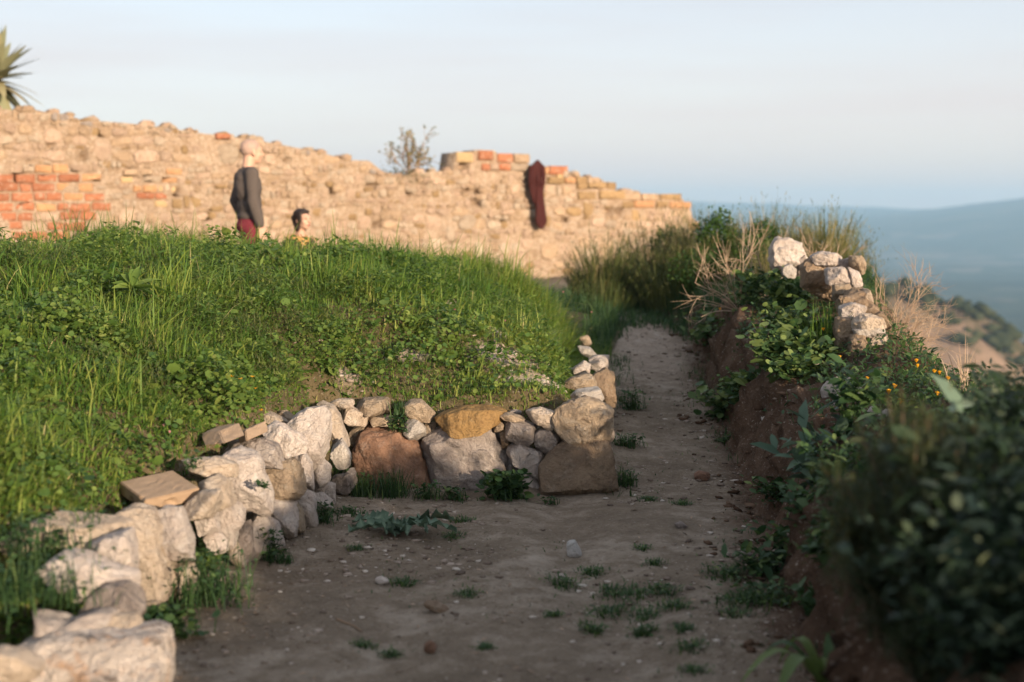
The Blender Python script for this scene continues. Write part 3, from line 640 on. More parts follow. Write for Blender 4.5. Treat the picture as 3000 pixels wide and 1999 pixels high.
# ------------------------------------------------------------------ clay blocks lying on the wall
def block(name, label, D, C, A, E):
    """solid block from corner D and its three neighbours, each (px, py, distance)"""
    d, c, a, e = (P(*q) for q in (D, C, A, E)); e1, e2, e3 = c - d, a - d, e - d
    bm = bmesh.new(); vs = [bm.verts.new(Vector(d + i * e1 + j * e2 + k * e3)) for i in (0, 1) for j in (0, 1) for k in (0, 1)]
    for f in ((0, 1, 3, 2), (4, 6, 7, 5), (0, 4, 5, 1), (2, 3, 7, 6), (0, 2, 6, 4), (1, 5, 7, 3)): bm.faces.new([vs[i] for i in f])
    bmesh.ops.recalc_face_normals(bm, faces=bm.faces)
    bmesh.ops.bevel(bm, geom=bm.edges[:], offset=.004, segments=2, affect='EDGES')
    bmesh.ops.subdivide_edges(bm, edges=[e for e in bm.edges if e.calc_length() > .03], cuts=9, use_grid_fill=True)
    bm.normal_update(); co = np.array([v.co[:] for v in bm.verts]); cc = co.mean(0); nz_ = fbm(co * 30 + D[0], 7, 3); ch = np.clip(fbm(co * 22 + D[0], 9, 2) - .45, 0, 1)
    for v, a_, c_ in zip(bm.verts, nz_, ch): v.co += v.normal * (a_ * .0016) + (Vector(cc) - v.co) * min(.12, c_ * .25)
    cen = Vector(d + .5 * (e1 + e2 + e3)); bmesh.ops.translate(bm, verts=bm.verts, vec=-cen)
    me = bpy.data.meshes.new(name); bm.to_mesh(me); bm.free()
    return tag(put(name, me, M['block'], None, cen), label, 'clay block', 'clay blocks lying on the low wall')
block('clay_block', 'large flat brown clay block tilted on the near stones of the low wall', (424, 1466, 5.52), (585, 1429, 5.74), (350, 1411, 5.80), (424, 1503, 5.55))
block('clay_block', 'tan clay block showing its lit end face, in front of a smaller one', (657, 1300, 6.22), (719, 1275, 6.32), (641, 1263, 6.36), (600, 1307, 6.34))
block('clay_block', 'smaller clay block leaning behind the tan one, its end towards the path', (722, 1293, 6.38), (786, 1264, 6.48), (718, 1260, 6.46), (700, 1300, 6.46))

# ------------------------------------------------------------------ ruined parapet on the bank
parapet = tag(empty('ruined_parapet', (2.05, 9, .7)), 'broken remains of a rubble parapet on the edge of the bank', 'ruined wall')
C5 = crop(2200, 680, 3.136)
def pp(pts, Y, mat, thick=1.0, **kw):
    kw.setdefault('rough', 1.7); kw.setdefault('cuts', 6); o = rock_px(parapet, pts, Y, mat, thick, **kw); o.location = o.location - Vector((2.05, 9, .7))
pp(C5((200, 150), (250, 70), (350, 80), (450, 130), (490, 240), (450, 340), (400, 400), (300, 420), (230, 380), (190, 260)), 10.6, 'lime', 1.0, rough=2.2)
pp(C5((290, 330), (350, 300), (410, 350), (400, 430), (330, 440), (290, 400)), 10.4, 'white', 1.0)
pp(C5((430, 250), (490, 210), (500, 280), (460, 390), (430, 400)), 10.55, 'grey', 1.0)
pp(C5((560, 220), (640, 195), (790, 200), (850, 240), (830, 290), (700, 310), (590, 300)), 9.7, 'lime', 1.3, rough=2.0)
pp(C5((480, 320), (560, 240), (640, 310), (720, 330), (720, 470), (600, 500), (500, 480)), 9.75, 'brown', 1.0)
pp(C5((830, 260), (920, 240), (910, 330), (740, 320), (720, 290)), 9.72, 'grey', 1.2)
pp(C5((915, 225), (1010, 230), (1045, 300), (1040, 380), (970, 390), (920, 310)), 9.6, 'tan', 1.2, rough=1.9)
pp(C5((700, 340), (850, 330), (910, 390), (910, 470), (800, 500), (700, 470)), 9.5, 'lime', 1.1)
pp(C5((900, 330), (990, 380), (1010, 470), (990, 530), (920, 490)), 9.45, 'lime', 1.2)
pp(C5((760, 490), (900, 480), (930, 540), (850, 620), (760, 640)), 9.3, 'tan', 1.1)
pp(C5((860, 600), (950, 530), (1040, 520), (1100, 570), (1110, 700), (1040, 700), (960, 650)), 9.1, 'brown', 1.1, rough=2.0)
pp(C5((1030, 520), (1090, 540), (1112, 620), (1105, 710), (1060, 680)), 9.05, 'limewarm', 1.2)
pp(C5((820, 690), (930, 655), (1050, 690), (1040, 740), (960, 780), (900, 830), (830, 800)), 8.85, 'lime', 1.1, rough=2.0)
pp(C5((950, 830), (1000, 760), (1110, 755), (1200, 800), (1210, 880), (1060, 900), (960, 890)), 8.6, 'limewarm', 1.1)
pp(C5((950, 900), (1060, 880), (1210, 880), (1230, 950), (1120, 975), (980, 950)), 8.58, 'white', 1.1, rough=2.0)
pp(C5((1150, 760), (1210, 735), (1250, 830), (1280, 860), (1260, 940), (1210, 900)), 8.75, 'brown', 1.2)
pp(C5((920, 950), (1040, 950), (1060, 1120), (990, 1180), (910, 1140)), 8.55, 'brown', 1.1)
pp(C5((1060, 960), (1230, 930), (1250, 1060), (1210, 1140), (1080, 1170)), 8.62, 'limewarm', 1.1)
pp(C5((800, 800), (930, 820), (940, 1000), (900, 1130), (800, 1050), (780, 900)), 8.75, 'brown', 1.2)
pp(C5((1080, 1130), (1230, 1080), (1310, 1150), (1420, 1240), (1300, 1290), (1120, 1250)), 8.4, 'limewarm', 1.1, rough=2.2)

for pts, Y, mt in ((((560, 330), (760, 300), (900, 420), (880, 600), (700, 620), (520, 520)), 9.85, 'brown'), (((830, 640), (1000, 600), (1150, 760), (1230, 1000), (1100, 1120), (880, 1000)), 9.0, 'brown'), (((900, 1080), (1180, 1040), (1330, 1240), (1200, 1330), (860, 1300)), 8.7, 'tan'), (((1230, 1200), (1430, 1230), (1560, 1330), (1500, 1400), (1300, 1330)), 8.1, 'limewarm'), (((470, 330), (540, 280), (600, 420), (560, 540), (470, 500)), 10.0, 'brown')):
    pp(C5(*pts), Y, mt, 1.0, rough=2.0, sub=5)
# stones half buried in the bank
C6 = crop(2100, 1000, 2.6133)
for lb, pts, Y, mt in (
    ('rounded white stone half buried at the grassy top of the earth bank', ((805, 380), (860, 300), (950, 275), (940, 350), (890, 440), (820, 440)), 7.7, 'lime'),
    ('long pale boulder jutting out of the earth bank under yellow flowers', ((880, 500), (930, 410), (1050, 345), (1110, 370), (1090, 440), (1060, 520), (990, 530)), 7.35, 'lime'),
    ('small white stone beside the long pale boulder on the bank', ((985, 290), (1030, 275), (1045, 320), (1000, 335)), 7.75, 'white'),
    ('thin pale stone lying slanted in the bank below the flowers', ((1130, 570), (1190, 500), (1215, 520), (1160, 600)), 6.9, 'lime'),
    ('angular pale stone on the bank behind the feathery bush', ((1240, 600), (1310, 520), (1400, 570), (1400, 640), (1300, 700), (1260, 660)), 6.6, 'lime'),
    ('chunky white stone stuck low in the eroded earth face', ((345, 580), (400, 560), (440, 590), (400, 660), (360, 660)), 8.35, 'white'),
    ('flat pale flake of stone in the grass under the parapet', ((735, 155), (780, 150), (790, 175), (740, 180)), 8.3, 'white')):
    o = rock_px(None, C6(*pts), Y, mt, 1.0, name='bank_stone', sub=3); tag(o, lb, 'stone', 'stones stuck in the earth bank')
# ------------------------------------------------------------------ far ruined wall
WA, WB = np.array((-6.75, 18.4)), np.array((3.13, 24.6))
WD = (WB - WA) / np.linalg.norm(WB - WA); WN = np.array((WD[1], -WD[0]))       # along, and out towards the camera
def wall_hit(px, py):
    d = P(px, py, 1.0) - np.array((0, 0, CAMZ))
    A = np.array([[d[0], -WD[0]], [d[1], -WD[1]]]); t, s = np.linalg.solve(A, WA)
    return s, CAMZ + d[2] * t
_prof = [(-420, 262), (-150, 298), (0, 315), (60, 322), (100, 318), (150, 328), (210, 336), (225, 346), (300, 352), (400, 360), (500, 373), (600, 388), (700, 400), (800, 417), (900, 436), (960, 448), (1020, 466),
         (1080, 468), (1120, 500), (1180, 512), (1240, 502), (1329, 496), (1333, 444), (1390, 444), (1395, 436), (1450, 438), (1455, 447), (1543, 455), (1547, 480), (1625, 487), (1660, 500), (1665, 512), (1742, 516),
         (1747, 528), (1795, 532), (1800, 556), (1850, 562), (1900, 572), (2000, 580), (2006, 603), (2025, 607), (2032, 640)]
_ps = np.array([wall_hit(*q) for q in _prof])
def wall_top(s): return np.interp(s, _ps[:, 0], _ps[:, 1])
def WP(s, z, out=0.0):
    s, z, out = np.broadcast_arrays(np.asarray(s, float), np.asarray(z, float), np.asarray(out, float))
    return np.stack([WA[0] + WD[0] * s + WN[0] * out, WA[1] + WD[1] * s + WN[1] * out, z], -1)
WBASE = np.array((*(WA + WD * 4), .5))
far_wall = tag(empty('ruined_wall', WBASE), 'long sunlit ruined wall of rubble stone and red brick sloping down behind the mound', 'ruined wall')
HOLES = [(55, 520, 15, 12), (245, 460, 10, 8), (385, 505, 12, 9), (432, 510, 7, 12), (515, 565, 9, 11), (610, 635, 10, 9), (1090, 545, 16, 8), (1385, 560, 32, 7), (1360, 485, 14, 16),
         (1395, 595, 18, 9), (1475, 645, 9, 8), (1560, 610, 14, 6), (1650, 645, 20, 8), (1785, 618, 18, 10), (1815, 625, 12, 14), (1200, 570, 8, 8), (975, 560, 7, 18), (700, 455, 9, 6), (1110, 660, 12, 7), (840, 470, 10, 6), (300, 395, 9, 7), (150, 430, 9, 6)]
HW = [(*wall_hit(x, y), a * 22 / FPX, b * 22 / FPX) for x, y, a, b in HOLES]
def core_out(S, Z): return .05 * fbm2(S, Z, 1.6, 81, 3)
def core():
    s0, s1 = _ps[0, 0], _ps[-1, 0]
    ss = np.linspace(s0, s1, 330); nr = 46
    V, Q = [], []
    t = np.linspace(0, 1, nr)
    S = np.repeat(ss[:, None], nr, 1); zt = wall_top(ss) - .015; Z = .25 + (zt[:, None] - .25) * t[None]
    out = core_out(S, Z) + .020 * fbm2(S, Z, 9, 82, 4) - .014
    for hs, hz, a, b in HW:
        out -= .20 * np.exp(-(((S - hs) / a) ** 4 + ((Z - hz) / b) ** 4))
    F = WP(S, Z, out); B = WP(S, Z, -.45 + .03 * fbm2(S, Z, 3, 83, 2))
    n = len(ss); V = np.concatenate([F.reshape(-1, 3), B.reshape(-1, 3)])
    i = (np.arange(n - 1)[:, None] * nr + np.arange(nr - 1)[None]).ravel()
    Qf = np.stack([i, i + nr, i + nr + 1, i + 1], 1); o = n * nr; Qb = np.stack([i, i + 1, i + nr + 1, i + nr], 1) + o
    j = np.arange(n - 1) * nr + nr - 1; Qt = np.stack([j, j + nr, j + nr + o, j + o], 1)
    e0 = np.arange(nr - 1); Qe = np.concatenate([np.stack([e0, e0 + 1, e0 + 1 + o, e0 + o], 1), np.stack([e0 + (n - 1) * nr, e0 + (n - 1) * nr + o, e0 + 1 + (n - 1) * nr + o, e0 + 1 + (n - 1) * nr], 1)])
    put('mortar_core', mesh_np('mortar_core', V - WBASE, np.concatenate([Qf, Qb, Qt, Qe]), None, None, True), M['mortar'], far_wall)
core()
def inhole(s, z, k=1.15): return any(((s - hs) / (a * k)) ** 2 + ((z - hz) / (b * k)) ** 2 < 1 for hs, hz, a, b in HW)
WROT = math.atan2(WD[1], WD[0])
def piece_geo(poly, depth, dome, rs, inset=.88):
    """irregular masonry piece: poly (n,2) round 0,0 in x-z, face towards -y"""
    poly = np.asarray(poly, float); n = len(poly); j = lambda a: rs.uniform(-a, a, n)
    back = np.stack([poly[:, 0], np.full(n, depth), poly[:, 1]], 1); outr = np.stack([poly[:, 0], .004 + j(.006), poly[:, 1]], 1)
    ins = np.stack([poly[:, 0] * inset, -dome + j(dome * .7), poly[:, 1] * inset], 1); cen = np.array([[rs.uniform(-.2, .2) * poly[:, 0].max(), -dome * rs.uniform(.5, 1.4), 0]])
    i = np.arange(n); k = (i + 1) % n
    Q = np.concatenate([np.stack([i, k, k + n, i + n], 1), np.stack([i + n, k + n, k + 2 * n, i + 2 * n], 1)]); T = np.stack([i + 2 * n, k + 2 * n, np.full(n, 3 * n)], 1)
    return np.concatenate([back, outr, ins, cen]), Q, T
PIECES = []          # (area, kind, s, z, geometry, material, out)
taken = []
def add_piece(kind, s, z, poly, mat, out, dome, rs, depth=.10):
    a = np.asarray(poly); PIECES.append((np.ptp(a[:, 0]) * np.ptp(a[:, 1]), kind, s, z, piece_geo(a, depth, dome, rs), mat, out))
_rs = np.random.default_rng(77)
def brick_row(px0, px1, py, hpx, wpx, mats, fill=1.0, out=.0, jit=2):
    s0, z0 = wall_hit(px0, py); s1, z1 = wall_hit(px1, py); Yd = WA[1] + WD[1] * (s0 + s1) / 2
    h = hpx * Yd / FPX; w = wpx * Yd / FPX * 1.18; s = s0
    while s < s1 - .3 * w:
        ww = w * random.choice((.55, .8, 1., 1.05, 1.15)); zz = z0 + (z1 - z0) * (s - s0) / max(s1 - s0, .01)
        if random.random() < fill:
            a, b = ww * random.uniform(.43, .48), h * random.uniform(.38, .46); c = [random.uniform(.05, .22) for _ in range(4)]
            poly = np.array([(-a + c[0] * b, -b), (a - c[1] * b, -b), (a, -b + c[1] * b), (a, b - c[2] * b), (a - c[2] * b, b), (-a + c[3] * b, b), (-a, b - c[3] * b), (-a, -b + c[0] * b)]) + _rs.uniform(-.006, .006, (8, 2))
            sm, zm = s + ww / 2, zz + random.uniform(-.008, .008)
            add_piece('brick', sm, zm, poly, random.choice(mats), float(core_out(np.array([sm]), np.array([zm]))[0]) * .6 + out + random.uniform(-.012, .016), .006, _rs); taken.append((sm, zm, ww * .5, h * .5))
        s += ww
rb, rm = ['brick', 'brick', 'brick', 'brick', 'brickor'], ['brick', 'brickor', 'wpink', 'brick', 'wtan']
for k, (a, b, m, f) in enumerate([(-60, 330, ['wtan', 'wcream', 'brickor', 'wpink'], .6), (-90, 268, rb, 1), (-80, 290, rb + ['brickye'], 1), (-90, 310, rb, 1), (-80, 300, rb, 1), (-90, 290, ['wpink', 'brick', 'brick'], .95), (-60, 220, rb, .95), (-60, 200, rm, .9)]):
    brick_row(a, b, 494 + k * 28, 27, 52, m, f)
for a, b, y, m, f in ((360, 500, 503, ['wtan', 'brickor', 'brickye'], .6), (355, 490, 526, ['wcream', 'brickye', 'brickor'], .75), (390, 500, 552, ['brickye', 'brickor', 'brick'], .8), (400, 500, 575, rb, .8), (390, 500, 596, ['brickye', 'wtan'], .8)):
    brick_row(a, b, y, 21, 40, m, f)
brick_row(1333, 1396, 460, 32, 62, ['brickye'], 1, .03); brick_row(1397, 1452, 455, 34, 55, ['brick', 'brickor'], 1, .03)
brick_row(1453, 1545, 463, 30, 46, ['wtan', 'brickor', 'brick'], 1, .03)
brick_row(1360, 1545, 490, 24, 46, ['wtan', 'brickor', 'wcream', 'brick', 'wpink'], .95, .03)
brick_row(1580, 1632, 500, 28, 50, ['brickor', 'brick'], 1, .03); brick_row(1632, 1664, 510, 26, 30, ['brickye', 'wcream'], 1, .03)
brick_row(1605, 1745, 528, 20, 62, ['brickor', 'wochre', 'wtan'], 1, .03); brick_row(1690, 1796, 544, 24, 56, ['wochre', 'brickor'], 1, .03)
brick_row(1690, 1800, 572, 26, 74, ['brickor', 'wochre'], .9, .03); brick_row(1800, 2004, 578, 22, 70, ['wochre', 'wtan', 'wcream'], 1, .03); brick_row(1820, 2004, 600, 22, 66, ['wochre', 'wtan', 'brickor'], .9, .03)
brick_row(630, 672, 399, 22, 40, ['brick'], 1, .03)
# rubble masonry: packed irregular stones in rough courses
def masonry():
    rs = np.random.default_rng(5); s0, s1 = _ps[0, 0] + .05, _ps[-1, 0] - .03; z = .58; i = 0
    cols = ['wcream', 'wcream', 'wpink', 'wpink', 'wpink', 'wtan', 'wtan', 'wcream', 'wochre', 'wtan', 'wpink']
    line = lambda k, s: .055 * float(vnoise(np.array([[s * 1.9, k * 7.3, 0]]), 12)[0]) + .03 * float(vnoise(np.array([[s * 6, k * 3.3, 0]]), 13)[0])
    while z < 3.1:
        hgt = rs.choice([.05, .065, .085, .105, .13, .165]); s = s0 + rs.uniform(-.1, 0)
        while s < s1:
            w = hgt * rs.uniform(.8, 2.4) + .02; sm = s + w / 2; e = s + w
            zb0, zb1, zt0, zt1 = z + line(i, s), z + line(i, e), z + hgt + line(i + 1, s), z + hgt + line(i + 1, e); up = 0
            if rs.random() < .10: zt0 += hgt * .7; zt1 += hgt * .7; up = 1
            top = min(float(wall_top(s + .02)), float(wall_top(e - .02)), float(wall_top(sm))) + rs.uniform(-.01, .02)
            zt0, zt1 = min(zt0, top), min(zt1, top); zm = (zb0 + zb1 + zt0 + zt1) / 4; hh = (zt0 + zt1 - zb0 - zb1) / 2
            ok = hh > .03 and rs.random() > .08 and not inhole(sm, zm, 1.05) and not any(abs(sm - a) < w / 2 * .8 + c and abs(zm - b) < hh / 2 * .8 + d for a, b, c, d in taken)
            if ok:
                g = .007; A = np.array([(s + g, zb0 + g), (e - g, zb1 + g), (e - g, zt1 - g), (s + g, zt0 - g)]) - (sm, zm); q = []
                for k in range(4):
                    a, b = A[k], A[(k + 1) % 4]; t = rs.uniform(.10, .34); q += [a + (b - a) * t, a + (b - a) * rs.uniform(.42, .58) + rs.uniform(-1, 1, 2) * .10 * hh, a + (b - a) * (1 - rs.uniform(.10, .34))]
                q = np.array(q) * rs.uniform(.88, 1.02); c = cols[rs.integers(len(cols))]
                if top - zm < .13 and rs.random() < .35: c = ['wgrey', 'grey', 'wtan'][rs.integers(3)]
                add_piece('stone', sm, zm, q, c, float(core_out(np.array([sm]), np.array([zm]))[0]) + rs.uniform(-.014, .016), rs.uniform(.003, .010), rs)
                if up: taken.append((sm, zm, w * .42, hh * .42))
            s = e
        z += hgt; i += 1
    for _ in range(60):      # loose lumps bedded on the broken top
        s = rs.uniform(s0, s1); w = rs.uniform(.05, .15)
        if 7.05 < s < 8.9: continue
        a = np.linspace(0, 6.28, 10)[:-1]; q = np.stack([np.cos(a) * w * .75, np.sin(a) * w * .42], 1) * rs.uniform(.8, 1.15, (9, 1)); add_piece('stone', s, float(wall_top(s)) + w * .05, q, cols[rs.integers(len(cols))], rs.uniform(-.12, .0), .02, rs, .12)
masonry()
def emit():
    for kind, lim in (('stone', 295), ('brick', 295)):
        L = sorted([p_ for p_ in PIECES if p_[1] == kind], key=lambda p_: -p_[0]); rest = {}
        for k, (ar, _, s, z, (V, Q, T), mat, out) in enumerate(L):
            if k < lim:
                o = put(kind, mesh_np(kind, V, Q, T), M[mat], far_wall); o.location = Vector(WP(s, z, out).tolist()) - Vector(WBASE.tolist()); o.rotation_euler = (0, 0, WROT)
            else: rest.setdefault(mat, Soup()).add(WP(s + V[:, 0], z + V[:, 2], out - V[:, 1]) - WBASE, Q, T, random.random())
        for m, so in rest.items(): tag(so.build('small_' + kind + 's', M[m], far_wall), kind='stuff')
emit()

# ------------------------------------------------------------------ rope hank on the wall
def hank():
    s0, z0 = wall_hit(1563, 468); base = WP(s0, z0, .07)
    t = tag(empty('rope_hank', base), 'dark maroon hank of rope hanging down the sunlit ruined wall', 'rope')
    k = (WA[1] + WD[1] * s0) / FPX
    def strand(name, pts, r):
        cu = []; pts = np.array(pts)
        tt = np.linspace(0, len(pts) - 1, 26); q = np.stack([np.interp(tt, np.arange(len(pts)), pts[:, j]) for j in range(3)], 1)
        for _ in range(2): q[1:-1] = (q[:-2] + 2 * q[1:-1] + q[2:]) / 4
        W = WP(s0 + q[:, 0], z0 + q[:, 1], .07 + q[:, 2]) - base
        so = Soup(); so.tubes(W[None], r, r, .5, 7); so.build(name, M['rope'], t, True)
    for i in range(9):       # upper folded loops, bellying to the left
        f = i / 8; x = (-26 + 48 * f) * k
        strand('strand', [(4 * k + .3 * x, -2 * k - .01 * abs(i - 4), .02), (x * .9, -22 * k, .05 + .02 * math.sin(i)), (x - 4 * k * (1 - f), -60 * k, .07 + .03 * math.sin(i * 2)), (x * .75 - 2 * k, -98 * k, .05), (2 * k + x * .35, -(128 + 10 * f) * k, .03)], .025)
    for i in range(7):       # long tail
        f = i / 6; x = (-16 + 32 * f) * k
        strand('tail_strand', [(8 * k + x * .3, -60 * k, .07), (4 * k + x * .6, -100 * k, .07), (9 * k + x * .7, -140 * k, .06), (12 * k + x, -180 * k, .06), (14 * k + x * .5, -(202 - 3 * abs(i - 3)) * k, .05)], .025)
    for i in range(3): strand('wrap', [((-12 + 4 * i) * k, -(66 + 5 * i) * k, .06), (6 * k, -(64 + 6 * i) * k, .12), (24 * k, -(58 + 6 * i) * k, .06)], .016)
hank()

# ------------------------------------------------------------------ yucca behind the wall, shrub on the wall top
def yucca():
    c = P(-14, 230, 21.5); base = np.array((c[0], c[1], Hs(c[0], c[1]) - .05))
    t = tag(empty('yucca', base), 'spiky grey green yucca head rising behind the end of the ruined wall', 'yucca')
    so = Soup(); zz = np.linspace(0, 1, 9)
    pts = np.stack([.06 * np.sin(zz * 4), .04 * np.cos(zz * 3) - .04, zz * (c[2] - base[2])], 1); so.tubes(pts[None], .12, .085, .5, 10); so.build('trunk', M['bark'], t, True)
    r_ = np.random.default_rng(4)
    tw = np.array([(x, 0.) for x in np.linspace(0, 1, 7)])
    for i in range(80):
        az = i * 2.39996 + r_.uniform(-.2, .2); el = math.radians(78 - 125 * (i / 79) + r_.uniform(-8, 8)); L = r_.uniform(.60, .80)
        X, S, N = frames(np.array([az]), np.array([el]), np.array([r_.uniform(-.3, .3)])); X, S, N = X[0], S[0], N[0]
        V = []
        for j, x in enumerate(np.linspace(0, 1, 7)):
            w = .12 * (1 - x) ** .7 * (1 if x > .1 else .7); cen = X * L * x + N * (-.02 - .0) + np.array((0, 0, -1)) * L * .18 * x * x * (1.6 if el < 0 else .6)
            V += [cen - S * w + N * .012 * (1 - x), cen, cen + S * w + N * .012 * (1 - x)]
        Q = [(3 * j + a, 3 * j + a + 1, 3 * j + 4 + a, 3 * j + 3 + a) for j in range(6) for a in (0, 1)]
        V = np.array(V) + (c - base) + np.array((0, 0, -.12 + .24 * (1 - i / 79)))
        put('leaf', mesh_np('leaf', V, Q, None, np.full(len(V), .2 + .7 * r_.random() * (1 if el > 0 else 1.3)).clip(0, 1), True), M['yucca'], t)
yucca()
def twigs(rs, start, dirs, length, r, depth, nsub, spread=.6, curve=.25, K=5, out=None, up=0.0):
    """recursive twigs -> list of polylines (K points) with radii"""
    if out is None: out = []
    for st, d in zip(start, dirs):
        L = length * rs.uniform(.7, 1.2); p = [np.array(st)]; dd = np.array(d) / np.linalg.norm(d); bend = rs.normal(0, curve, 3); bend[2] += up
        for k in range(K - 1):
            p.append(p[-1] + dd * L / (K - 1)); dd = dd + bend / (K - 1); dd /= np.linalg.norm(dd)
        out.append((np.array(p), r))
        if depth > 0:
            n = max(1, int(rs.poisson(nsub))); idx = rs.integers(1, K, n)
            ns = [p[i] for i in idx]; nd = [(p[i] - p[i - 1]) / (L / (K - 1)) + rs.normal(0, spread, 3) for i in idx]
            twigs(rs, ns, nd, length * .58, r * .62, depth - 1, nsub, spread, curve, K, out, up)
    return out
def twig_soup(so, tw, tint=(.2, .9), rs=rng, sides=3):
    P_ = np.stack([a for a, _ in tw]); r = np.array([b for _, b in tw]); so.tubes(P_, r, r * .45, rs.uniform(*tint, len(tw)), sides)
def wall_shrub():
    s, z = wall_hit(1215, 522); base = WP(s, z, -.15); rs = np.random.default_rng(8)
    t = tag(empty('wall_shrub', base), 'sparse small leaved shrub growing out of the ruined wall top', 'shrub')
    d = [(WD[0] * a, WD[1] * a, 1.) for a in (-.75, -.5, -.3, -.05, .15, .35, .6, .85)]
    tw = twigs(rs, [np.zeros(3)] * len(d), d, .52, .011, 2, 4.0, .5, .35, 5, None, .1)
    so = Soup(); twig_soup(so, tw, (.1, .5)); so.build('branches', M['twig'], t)
    lf = Soup(); O = np.concatenate([p[rs.integers(2, 5, 4)] for p, _ in tw]); n = len(O)
    X, S, N = frames(rs.uniform(0, 6.28, n), rs.uniform(-.4, 1.2, n), rs.uniform(-2, 2, n)); L = rs.uniform(.03, .062, n)[:, None]
    lf.inst(LANCE, O, X * L, S * L * .5, N * L, rs.random(n))
    # dark low tuft where it roots
    m = 900; q = rs.normal(0, 1, (m, 3)) * (.22, .09, .09) + (-.14, -.12, .0); X, S, N = frames(rs.uniform(0, 6.28, m), rs.uniform(-.6, 1.2, m), rs.uniform(-2, 2, m)); L = rs.uniform(.02, .045, m)[:, None]
    lf.inst(LANCE, q, X * L, S * L * .5, N * L, rs.random(m) * .45); lf.build('foliage', M['wallbush'], t)
wall_shrub()
# ------------------------------------------------------------------ people
def body_mesh(name, parts, voxel, smooth=4, disp=0.0, seed=1, mat=None):
    """one continuous surface grown round overlapping tapered limbs; parts: ('c', p0, r0, p1, r1) or ('e', centre, radii, (rx, ry, rz))"""
    Vs, Ts, n = [], [], 0
    v2, t2 = ICO[2]
    def put_e(c, r, rot=(0, 0, 0)):
        nonlocal n
        m = np.array(Matrix.Rotation(rot[2], 3, 'Z') @ Matrix.Rotation(rot[1], 3, 'Y') @ Matrix.Rotation(rot[0], 3, 'X'))
        Vs.append((v2 * np.array(r)) @ m.T + np.array(c)); Ts.append(t2 + n); n += len(v2)
    for p in parts:
        if p[0] == 'e': put_e(*p[1:])
        else:
            _, a, ra, b, rb_ = p; a, b = np.array(a, float), np.array(b, float); L = np.linalg.norm(b - a); k = max(3, int(L / (min(ra, rb_) * .45)) + 1)
            for t in np.linspace(0, 1, k): put_e(a + (b - a) * t, [ra + (rb_ - ra) * t] * 3)
    me = mesh_np(name, np.concatenate(Vs), None, np.concatenate(Ts)); o = bpy.data.objects.new(name, me); COL.objects.link(o)
    md = o.modifiers.new('r', 'REMESH'); md.mode = 'VOXEL'; md.voxel_size = voxel; md.use_smooth_shade = True
    sm = o.modifiers.new('s', 'SMOOTH'); sm.iterations = smooth; sm.factor = .5
    dg = bpy.context.evaluated_depsgraph_get(); ev = o.evaluated_get(dg); out = bpy.data.meshes.new_from_object(ev); bpy.data.objects.remove(o)
    out.name = name
    if disp:
        co = np.empty(len(out.vertices) * 3, np.float32); out.vertices.foreach_get('co', co); co = co.reshape(-1, 3)
        no = np.empty(len(out.vertices) * 3, np.float32); out.vertices.foreach_get('normal', no); no = no.reshape(-1, 3)
        co += no * (fbm(co * np.array((9, 9, 5)), seed, 3) * disp)[:, None]; out.vertices.foreach_set('co', co.ravel())
    out.polygons.foreach_set('use_smooth', np.ones(len(out.polygons), bool))
    if mat: out.materials.append(M[mat])
    return out
def hand(parts, wrist, d, side, curl=.5):
    """palm and five bent fingers; d: pointing direction, side: thumb side"""
    w, d, sd = np.array(wrist, float), np.array(d, float), np.array(side, float); d /= np.linalg.norm(d); sd -= d * (sd @ d); sd /= np.linalg.norm(sd); nn = np.cross(d, sd)
    for k in (-.5, -.17, .17, .5): parts.append(('c', w + sd * k * .04, .016, w + d * .085 + sd * k * .062, .0125))
    for k, L in zip((.5, .17, -.17, -.5), (.068, .078, .072, .056)):
        a = w + d * .085 + sd * k * .064; b = a + (d + nn * .25 * curl) * L * .5; c = b + (d * .8 + nn * curl) * L * .5
        parts.append(('c', a, .0105, b, .0095)); parts.append(('c', b, .0095, c, .008))
    a = w + d * .025 + sd * .026; b = a + (d * .6 + sd * .8) * .04; c = b + (d * .95 + sd * .2) * .032
    parts.append(('c', a, .014, b, .0115)); parts.append(('c', b, .0115, c, .0095))
def head(parts, c, yaw, s=1.0):
    c = np.array(c, float); R = np.array(Matrix.Rotation(yaw, 3, 'Z'))
    def q(x, y, z): return c + R @ np.array((x, y, z)) * s
    e = lambda p, r: parts.append(('e', q(*p), np.array(r) * s, (0, 0, yaw)))
    e((0, -.012, .028), (.075, .094, .088)); e((0, .022, -.028), (.062, .072, .086)); e((0, .062, -.085), (.032, .026, .024))
    e((0, .05, .02), (.058, .048, .05)); e((0, .088, .028), (.046, .014, .012))
    parts.append(('c', q(0, .092, .018), .010 * s, q(0, .113, -.024), .014 * s)); e((0, .086, -.055), (.026, .014, .010)); e((0, .085, -.068), (.022, .013, .009))
    for k in (-1, 1): e((k * .076, -.005, -.012), (.010, .020, .033)); e((k * .04, .062, -.03), (.024, .022, .026))
    return q
